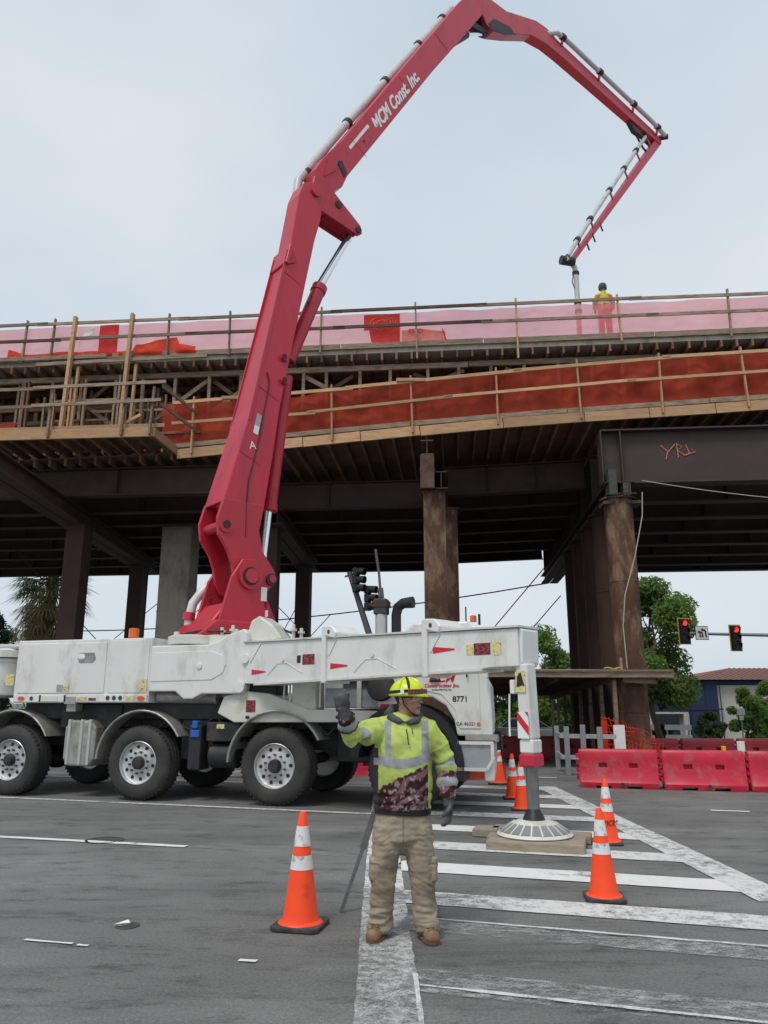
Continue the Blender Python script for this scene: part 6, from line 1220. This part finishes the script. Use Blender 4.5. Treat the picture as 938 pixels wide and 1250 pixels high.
for x, y, lab in ((3.75, 23.4, 'dark red barrier in shade beyond the cones, on the cab side'), (5.25, 23.6, 'dark red barrier in shade under the canopy, by the orange barrier')): barrier(x, y, R(4), lab, BMO, 'barrier_old', .05)
barrier(5.45, 24.6, R(80), 'orange yellow barrier end on beneath the timber canopy', BMY, 'barrier_orange', .12)
for i, (x, y) in enumerate(((-2.15, 17.75), (-.62, 17.45), (.92, 17.1))): barrier(x, y, R(-12), ('red barrier seen under the truck between rear wheel and cab', 'red barrier standing beyond the truck just behind the person', 'red barrier low behind the truck cab step')[i], BM, 'barrier_red', -.16)
q = MB()
for x in (6.15, 7.55):
    o_ = MB(); yv = 14.43 if x < 7 else 14.15; o_.span((x - .03, yv - .04, .67), (x + .03, yv + .04, .76)); tag(o_.build('delineator', 'signal_yellow', bevel=.006), ('small yellow reflector on the red barrier before the blue building' if x < 7 else 'small yellow reflector on the end red barrier below the small sign'), 'reflector', 'yellow reflectors on barriers')
for x, y, lab in ((9.2, 20.5, 'white paper sheet'), (10.9, 20.3, 'white')):
    o_ = MB(); o_.span((x - .10, y, 0), (x + .10, y + .03, .56)); o_.span((x - .06, y - .02, gz(y)), (x + .06, y + .05, .04)); tag(o_.build('marker_board', 'sheet_white', bevel=.01), ('white marker board behind the red barrier before the blue building' if x < 10 else 'white marker board behind the last red barrier'), 'marker board', 'white marker boards')
q = cloth('fallen_netting', 1.2, 2.5, lambda s: .02, lambda s: .34 + .08 * math.sin(s * 5), 16.4, 'mesh_orange', None, 24, 6, .10, 2.0, 31.); tag(q, 'orange red netting slumped on the road below the cab step', 'netting')
# barricades far right
def barricade(x, y, w, h, lab):
    r = empty('barricade', (x, y, gz(y)), R(-4), lab, 'barricade', 'white barricades')
    for z in (.52, .95): q = MB(); q.span((-w / 2, -.03, (z - .13) * h), (w / 2, -.005, (z + .09) * h)); q.build('board', 'sheet_white', r, bevel=.006)
    for sx in (-1, 1): q = MB(); q.bar((sx * (w / 2 - .12), 0, 0), (sx * (w / 2 - .12), .02, h * 1.05), .05, .04, up=(1, 0, 0)); q.bar((sx * (w / 2 - .12), .3, 0), (sx * (w / 2 - .12), .04, h), .04, .04, up=(1, 0, 0)); q.build('leg', 'mast_grey', r)
barricade(13.75, 37., 1.22, 1.05, 'white two board barricade before the blue building entrance'); barricade(12.0, 36., .55, 1.05, 'narrow white barricade beside the tree trunk')

# ------------------------------------------------------------------ signals and signs
def signal(parent, x, z, y, sc, lit):
    r = empty('traffic_signal', (x, y, z), R(6)); q = MB(); q.span((-.26 * sc, .05, -.55 * sc), (.26 * sc, .07, .55 * sc)); q.build('backplate_border', 'signal_yellow', r); q = MB(); q.span((-.22 * sc, .02, -.51 * sc), (.22 * sc, .048, .51 * sc)); q.build('backplate', 'signal_black', r)
    for k, nm in enumerate(('red', 'off', 'off')):
        zc = (.33 - .33 * k) * sc; q = MB(); q.span((-.17 * sc, -.10, zc - .155 * sc), (.17 * sc, .02, zc + .155 * sc)); h = q.build('housing', 'signal_black', r, bevel=.01)
        q = MB(); q.lathe([(.11 * sc, 0), (.10 * sc, .02), (.02, .03)], (0, -.10, zc), (0, -1, 0), 18); q.build('lens', 'signal_red_lit' if nm == 'red' else 'signal_grey', h, smooth=True)
        q = MB(); n = 12; pts = []
        for i in range(n + 1):
            a = R(-20 + 220 * i / n)
            for rr, yy in ((.13, -.10), (.13, -.34 if 30 < -20 + 220 * i / n < 150 else -.26), (.12, -.34 if 30 < -20 + 220 * i / n < 150 else -.26), (.12, -.10)): pts.append((rr * sc * math.cos(a), yy, zc + rr * sc * math.sin(a)))
        q.add(pts, [(4 * i + k2, 4 * i + (k2 + 1) % 4, 4 * i + 4 + (k2 + 1) % 4, 4 * i + 4 + k2) for i in range(n) for k2 in range(4)] + [(3, 2, 1, 0), (4 * n, 4 * n + 1, 4 * n + 2, 4 * n + 3)]); q.build('visor', 'signal_black', h, smooth=True)
    return r
mr_ = bpy.data.materials.new('signal_red_lit'); mr_.use_nodes = True; bb_ = mr_.node_tree.nodes['Principled BSDF']; bb_.inputs['Base Color'].default_value = (.6, .02, .02, 1); bb_.inputs['Emission Color'].default_value = (1, .03, .03, 1); bb_.inputs['Emission Strength'].default_value = 1.6; M['signal_red_lit'] = mr_
SY = 40.
s1 = signal(None, 15.66, 5.15, SY, 1.25, 1); tag(s1, 'traffic signal showing red at the mast arm tip against the tree', 'traffic signal', 'lit traffic signals')
s2 = signal(None, 18.3, 4.80, SY, 1.25, 1); tag(s2, 'traffic signal showing red, clear against the sky on the mast arm', 'traffic signal', 'lit traffic signals')
ma = empty('mast_arm', (0, 0, 0), 0, 'grey signal mast arm reaching out over the road', 'mast arm'); q = MB(); q.tube((15.2, SY + .14, 5.05), (30., SY + .14, 4.75), .065, .15, 14); q.build('arm', 'mast_grey', ma, smooth=True); q = MB(); q.tube((30., SY + .14, gz(SY)), (30., SY + .14, 6.2), .16, .12, 16); q.build('pole', 'mast_grey', ma, smooth=True)
ts = empty('turn_sign', (16.56, SY, 5.06), R(6), 'square white sign with two black left turn arrows on the mast arm', 'road sign'); q = MB(); q.span((-.36, .03, -.36), (.36, .05, .36)); q.build('edge', 'signal_black', ts); q = MB(); q.span((-.33, .01, -.33), (.33, .028, .33)); q.build('board', 'sign_white', ts)
fxy = lambda x, z, t: (x, t, z)
q = MB(); q.prism([(.16, -.24), (.24, -.24), (.24, .06), (.16, .17), (.06, .19), (.06, .25), (-.06, .15), (.06, .05), (.06, .11), (.12, .10), (.16, .03)], fxy, .004, .0095); q.build('arrow', 'signal_black', ts)
q = MB(); q.prism([(-.02, -.24), (.06, -.24), (.06, -.04), (-.01, .06), (-.13, .08), (-.13, .13), (-.27, .04), (-.13, -.05), (-.13, .0), (-.06, -.02), (-.02, -.08)], fxy, .004, .0095); q.build('arrow', 'signal_black', ts)
q = MB(); q.prism([(-.14, -.02), (-.08, -.02), (-.08, -.15), (-.03, -.15), (-.11, -.25), (-.19, -.15), (-.14, -.15)], fxy, .003, .0038); q.build('arrow', 'signal_black', ts)
# dark signals seen side on behind the truck
da = empty('slanting_mast', (0, 0, 0), 0, 'dark slanting signal mast rising behind the exhaust stack', 'mast'); q = MB(); q.tube((-.22, 21.9, 2.8), (-1.02, 22.2, 5.25), .10, .075, 12); q.build('arm', 'signal_grey', da, smooth=True); q = MB(); q.span((-.4, 21.7, gz(22)), (-.05, 22.05, 2.95)); q.build('base', 'signal_grey', da); q = MB(); q.bar((-1.15, 22.2, 5.12), (-.75, 22.15, 5.25), .05, .05); q.build('bracket', 'signal_grey', da)
for x, z, lab in ((-.80, 4.98, 'dark three lamp signal head at the tip of the slanting arm'), (-.46, 4.45, 'dark three lamp signal head lower on the slanting arm')):
    r = empty('traffic_signal', (x, 21.95, z), R(62), lab, 'traffic signal', 'dark signal heads')
    for k in range(3):
        zc = .24 - .24 * k; q = MB(); q.span((-.12, -.06, zc - .115), (.12, .08, zc + .115)); h = q.build('housing', 'signal_black', r, bevel=.02); q = MB(); q.tube((0, -.05, zc + .02), (0, -.28, zc - .01), .10, .11, 14, cap=False); q.build('visor', 'signal_black', h, smooth=True); q = MB(); q.lathe([(.095, 0), (.09, .015), (.02, .02)], (0, -.061, zc), (0, -1, 0), 14); q.build('lens', 'signal_grey', h)
ss_ = empty('small_sign', (16.3, 36., gz(36)), R(-5), 'small white sign plate on a thin post among the shrubs', 'road sign'); q = MB(); q.tube((0, 0, 0), (0, 0, 1.75), .03, n=8); q.build('post', 'mast_grey', ss_); q = MB(); q.span((-.17, -.05, 1.52), (.17, -.03, 1.80)); q.build('plate', 'sign_white', ss_, bevel=.01); q = MB(); q.span((-.10, -.05, 1.30), (.10, -.032, 1.49)); q.build('plate', 'sign_white', ss_, bevel=.01)

# ------------------------------------------------------------------ building beyond the road
BY = 62.; gz_ = gz(BY)
bd = empty('office_building', (26.3, BY, gz_), R(0), 'tan and white building with blue wall panels and brown tiled hip roof', 'building')
q = MB(); q.span((.0, .0, 0), (16, 12, 4.45)); q.build('wall', 'stucco', bd); q = MB(); q.span((-2.25, -.25, 0), (.0, 8, 4.55)); q.build('stair_tower', 'blue_wall', bd)
for x in (-2.2, -.98, .18): q = MB(); q.span((x - .03, -.31, 0), (x + .03, -.255, 4.5)); q.build('panel_joint', 'blue_wall', bd)
q = MB(); q.span((-2.3, -.32, 2.3), (.3, -.256, 2.42)); q.build('panel_joint', 'blue_wall', bd)
q = MB(); q.span((-.05, -.06, 4.2), (16.2, -.005, 4.55)); q.build('fascia', 'blue_wall', bd)
e0, e1, f0, f1, zr, zt = -2.7, 16.5, -.7, 12.6, 4.62, 5.75
q = MB(); q.add([(e0, f0, zr), (e1, f0, zr), (e1, f1, zr), (e0, f1, zr), (3.6, 5.5, zt), (12.5, 5.5, zt)], [(0, 1, 5, 4), (1, 2, 5), (2, 3, 4, 5), (3, 0, 4), (0, 3, 2, 1)]); rf = q.build('roof', 'roof_tile', bd)
for i in range(44):      # tile courses running up the front slope
    x = e0 + .22 + i * (e1 - e0 - .44) / 43; t = min(1., (x - e0) / (3.6 - e0), (e1 - x) / (e1 - 12.5)); q = MB(); q.bar((x, f0 - .02, zr + .02), (x, f0 + 6.2 * t, zr + 1.13 * t + .02), .10, .06); q.build('tile_row', 'roof_tile', rf)
q = MB(); q.span((-5.3, .6, 0), (-2.25, 7, 2.05)); q.build('porch_wall', 'stucco_tan', bd); q = MB(); q.span((-5.5, .1, 2.15), (-2.26, 1.2, 3.3)); q.build('porch_fascia', 'blue_wall', bd); q = MB(); q.span((-5.4, .05, 2.0), (-2.3, .6, 2.14)); q.build('porch_beam', 'stucco', bd)
q = MB(); q.span((-4.7, .55, 0), (-2.9, .61, 1.95)); q.build('entrance', 'dark_glass', bd)
for x in (-5.3, -2.5): q = MB(); q.span((x - .2, .0, 0), (x + .2, .5, 2.0)); q.build('column', 'stucco', bd)
q = MB(); q.add([(-5.6, .3, 3.3), (-2.2, .3, 3.3), (-2.2, 5, 4.3), (-4.2, 5, 4.3)], [(0, 1, 2, 3)]); q.add([(-5.6, .3, 3.25), (-2.2, .3, 3.25), (-2.2, 5, 4.25), (-4.2, 5, 4.25)], [(3, 2, 1, 0)]); q.build('porch_roof', 'roof_tile', bd)
q = MB(); q.span((-8.4, -.3, 0), (-5.32, 6, 3.4)); q.build('side_wing', 'stucco_tan', bd)
for k in range(3): q = MB(); q.span((-8.42, -.33, .9 + k * .85), (-5.3, -.295, .93 + k * .85)); q.build('joint_line', 'stucco', bd)
for x in (1.5, 4.0, 6.5): q = MB(); q.span((x, -.03, 1.0), (x + 1.4, .02, 2.4)); w_ = q.build('window', 'dark_glass', bd); q = MB(); q.span((x - .06, -.06, .92), (x + 1.46, -.025, 1.0)); q.build('sill', 'stucco', w_)
# parked car under the overpass
cr = empty('parked_car', (9.1, 52., gz(52)), R(-8), 'dusty dark grey car parked far under the overpass by the trees', 'car')
q = MB(); q.prism([(-2.2, .35), (-2.25, .75), (-2.1, .95), (-1.45, 1.02), (2.0, 1.0), (2.25, .8), (2.25, .4), (1.8, .3), (-1.8, .3)], lambda x, z, t: (x, t, z), -.9, .9); cb_ = q.build('body', 'car_paint', cr, bevel=.08, seg=3)
q = MB(); q.prism([(-1.5, 1.0), (-.8, 1.52), (.9, 1.55), (1.75, 1.0)], lambda x, z, t: (x, t, z), -.78, .78); q.build('cabin', 'dark_glass', cr, bevel=.08, seg=3); q = MB(); q.prism([(-.85, 1.50), (.92, 1.53), (.8, 1.60), (-.7, 1.58)], lambda x, z, t: (x, t, z), -.74, .74); q.build('roof', 'car_paint', cr, bevel=.03)
for x in (-1.4, 1.4):
    for y in (-.92, .72): q = MB(); q.tube((x, y, .34), (x, y + .2, .34), .34, n=20); w_ = q.build('wheel', 'rubber', cr, smooth=True); q = MB(); q.tube((x, y - .01, .34), (x, y + .21, .34), .2, n=16); q.build('rim', 'alu_rim', w_)
for y in (-.6, .6): q = MB(); q.span((-2.27, y - .18, .68), (-2.2, y + .18, .82)); q.build('headlight', 'lens_clear', cb_)
wt = MB(); wt.span((-1, -.3, 0), (1, .3, .9)); o = wt.build('utility_box', 'sheet_white', bevel=.05); o.location = (6.2, 33, gz(33)); tag(o, 'low white utility box below the timber canopy', 'utility box')

# ------------------------------------------------------------------ vegetation
def crown_mesh(name, clumps, n, size, m, flat=.7, seed=1):
    rg = np.random.default_rng(seed); vs_ = []; fs = []; W_ = np.array([c[3] ** 2 for c in clumps]); W_ = W_ / W_.sum(); idx = rg.choice(len(clumps), n, p=W_)
    for i in idx:
        cx, cy, cz, r = clumps[i]; d = rg.normal(size=3); d /= np.linalg.norm(d); rr = r * rg.random() ** .45; c = np.array([cx, cy, cz]) + d * rr * np.array([1, 1, .8])
        nrm = d * .6 + rg.normal(size=3) * .6 + np.array([0, 0, .5]); nrm /= np.linalg.norm(nrm); a = np.cross(nrm, rg.normal(size=3)); a /= np.linalg.norm(a); b_ = np.cross(nrm, a); s_ = size * rg.uniform(.6, 1.3); o = len(vs_)
        vs_ += [c + a * s_, c + b_ * s_ * flat * .55 + nrm * s_ * .12, c - a * s_, c - b_ * s_ * flat * .55 + nrm * s_ * .12]; fs.append((o, o + 1, o + 2, o + 3))
    me = bpy.data.meshes.new(name); me.from_pydata([tuple(v) for v in vs_], [], fs); me.materials.append(M[m]); return me
def limb(q, a, c, r0, r1, rg):
    a, c = V(a), V(c); k = (c - a).length * .12; pts = [a.lerp(c, t) + V((rg.uniform(-k, k), rg.uniform(-k, k), rg.uniform(-k, k) * .4)) * (1 if 0 < t < 1 else 0) for t in (0, .25, .5, .75, 1)]; q.path(pts, [r0 + (r1 - r0) * t for t in (0, .25, .5, .75, 1)], 8); return pts
def tree(name, loc, h, trunk_h, spread, n, size, m, lab, seed, tr=.18, nclump=26, zs=.42, group=None):
    rg = random.Random(seed); t = empty(name, (loc[0], loc[1], gz(loc[1])), 0, lab, 'tree' if 'tree' in name else 'shrub', group); q = MB(); top_ = V((rg.uniform(-.3, .3), rg.uniform(-.3, .3), h * .80)); limb(q, (0, 0, -.05), top_, tr, tr * .25, rg); clumps = []
    for i in range(nclump):
        a = rg.uniform(0, 6.28); z = trunk_h + (h - trunk_h) * (i + .5) / nclump; f = math.sin(math.pi * min(1, max(.12, (z - trunk_h) / (h - trunk_h) * .86 + .12))) ** .7; rr = spread * f * rg.uniform(.35, .95); e = V((rr * math.cos(a), rr * math.sin(a), z + rg.uniform(-.2, .3)))
        if e.z > h: e.z = h
        base = V((0, 0, max(trunk_h * .75, e.z * .6)))
        if i % 2 == 0: limb(q, base, e, tr * .38, tr * .08, rg)
        clumps.append((e.x, e.y, e.z, spread * rg.uniform(.24, .46)))
    q.build('trunk', 'bark', t, smooth=True); obj('crown', crown_mesh('crown', clumps, n, size, m, seed=seed), t); return t
tree('plane_tree', (15.1, 43.), 8.6, 2.5, 2.75, 17000, .16, 'leaf_plane', 'tall leafy green tree with bare lower trunk beside the rusty pipe columns', 3, .2, 34)
tree('plane_tree', (13.6, 46.), 5.6, 1.2, 1.9, 8000, .16, 'leaf_plane', 'shorter green tree filling the gap behind the pipe columns', 31, .15, 22)
TG = 'trees beyond the overpass'
for i, (x, y, h, s_, m) in enumerate(((7.2, 72, 6.0, 3.4, 'leaf_bright'), (10.8, 70, 7.6, 3.0, 'leaf_plane'), (14.0, 68, 8.8, 3.2, 'leaf_bright'), (4.0, 74, 5.6, 3.2, 'leaf_plane'), (16.8, 72, 7.0, 3.0, 'leaf_plane'))): tree('street_tree', (x, y), h, 1.0, s_, 8000, .24, m, ('light green low tree above the parked car', 'dark green tree beside the light green ones under the overpass', 'tallest light green tree beyond the pipe columns', 'dark green low tree at the cab side under the overpass', 'dark green tree hidden behind the pipe columns')[i], 40 + i, .2, 26, group=TG)
tree('round_shrub', (20.0, 43.5), 2.9, .3, 1.1, 9000, .10, 'leaf_plane', 'dense rounded dark green bush tree before the white wall', 51, .12, 26)
tree('round_shrub', (17.4, 42.), 1.7, .15, .72, 4500, .09, 'leaf_shrub', 'small pale green shrub before the blue wall panel', 52, .07, 18)
tree('round_shrub', (22.2, 45.), 3.2, .3, 1.3, 8000, .11, 'leaf_bright', 'light green bush at the edge beyond the small sign', 53, .12, 24)
tree('low_hedge', (15.6, 44.), .95, .05, .9, 4000, .08, 'leaf_dark', 'low dark hedge below the building entrance', 54, .05, 14)
tree('dark_conifer_tree', (-23.6, 46.), 7.2, 1.0, 2.3, 9000, .18, 'leaf_dark', 'dark green dense tree beside the palm', 55, .2, 26)
# fan palm with a skirt of dead fronds
pm = empty('fan_palm_tree', (-18.0, 41., gz(41)), 0, 'tall fan palm with green crown and thick skirt of dead brown fronds', 'tree'); rg = random.Random(9)
q = MB(); q.path([(0, 0, -.05), (.05, 0, 2.5), (.0, .05, 5), (.05, 0, 8.9)], [.42, .36, .32, .28], 12); q.build('trunk', 'bark', pm, smooth=True)
def frond(q, base, d, ln, droop, fan, nseg=11):
    d = V(d).normalized(); side = d.cross(V((0, 0, 1))); side = side.normalized() if side.length > .1 else V((1, 0, 0)); up = side.cross(d); st = V(base); e = st + d * ln * .5 - V((0, 0, droop * .25)); q.path([st, st.lerp(e, .5) + V((0, 0, .03)), e], .02, 4)
    for k in range(nseg):
        a = R(-fan + 2 * fan * k / (nseg - 1)); dv = d * math.cos(a) + side * math.sin(a); w = side * math.cos(a) - d * math.sin(a); L_ = ln * .55 * (1 - .25 * abs(math.sin(a))) * rg.uniform(.85, 1.1)
        p1 = e + dv * L_ * .55 + up * .05 - V((0, 0, droop * .2)); p2 = e + dv * L_ - V((0, 0, droop * (.5 + .4 * abs(math.sin(a))))); o = len(q.v)
        q.add([e, p1 + w * .045, p2, p1 - w * .045], [(0, 1, 2, 3)])
gq = MB(); dq = MB()
for i in range(95):
    a = rg.uniform(0, 6.28); el_ = rg.uniform(-.55, 1.35); frond(gq, (.05, 0, 8.9 + rg.uniform(-.3, .1)), (math.cos(a) * math.cos(el_), math.sin(a) * math.cos(el_), math.sin(el_)), rg.uniform(2.0, 2.7), .4, 75)
for i in range(170):
    a = rg.uniform(0, 6.28); z = rg.uniform(4.6, 8.8); el_ = rg.uniform(-1.35, -.75) + (.3 if z > 7.6 else 0); frond(dq, (.25 * math.cos(a), .25 * math.sin(a), z), (math.cos(a) * math.cos(el_), math.sin(a) * math.cos(el_), math.sin(el_)), rg.uniform(1.9, 2.7), .35, 45, 8)
gq.build('crown', 'frond_green', pm); tag(dq.build('dead_skirt', 'frond_dead', pm), 'brown hanging dead fronds')
# far ground cover that closes the view under the overpass
vq = crown_mesh('hedge', [(x, 92 + 4 * math.sin(x * .7), 1.2 + .8 * math.sin(x * 1.3) - 1.56, 2.6) for x in np.arange(-60, 90, 1.6)], 16000, .34, 'leaf_plane', seed=77); o = obj('distant_greenery', vq); tag(o, 'far band of dark green trees behind everything', 'greenery', kind='stuff')
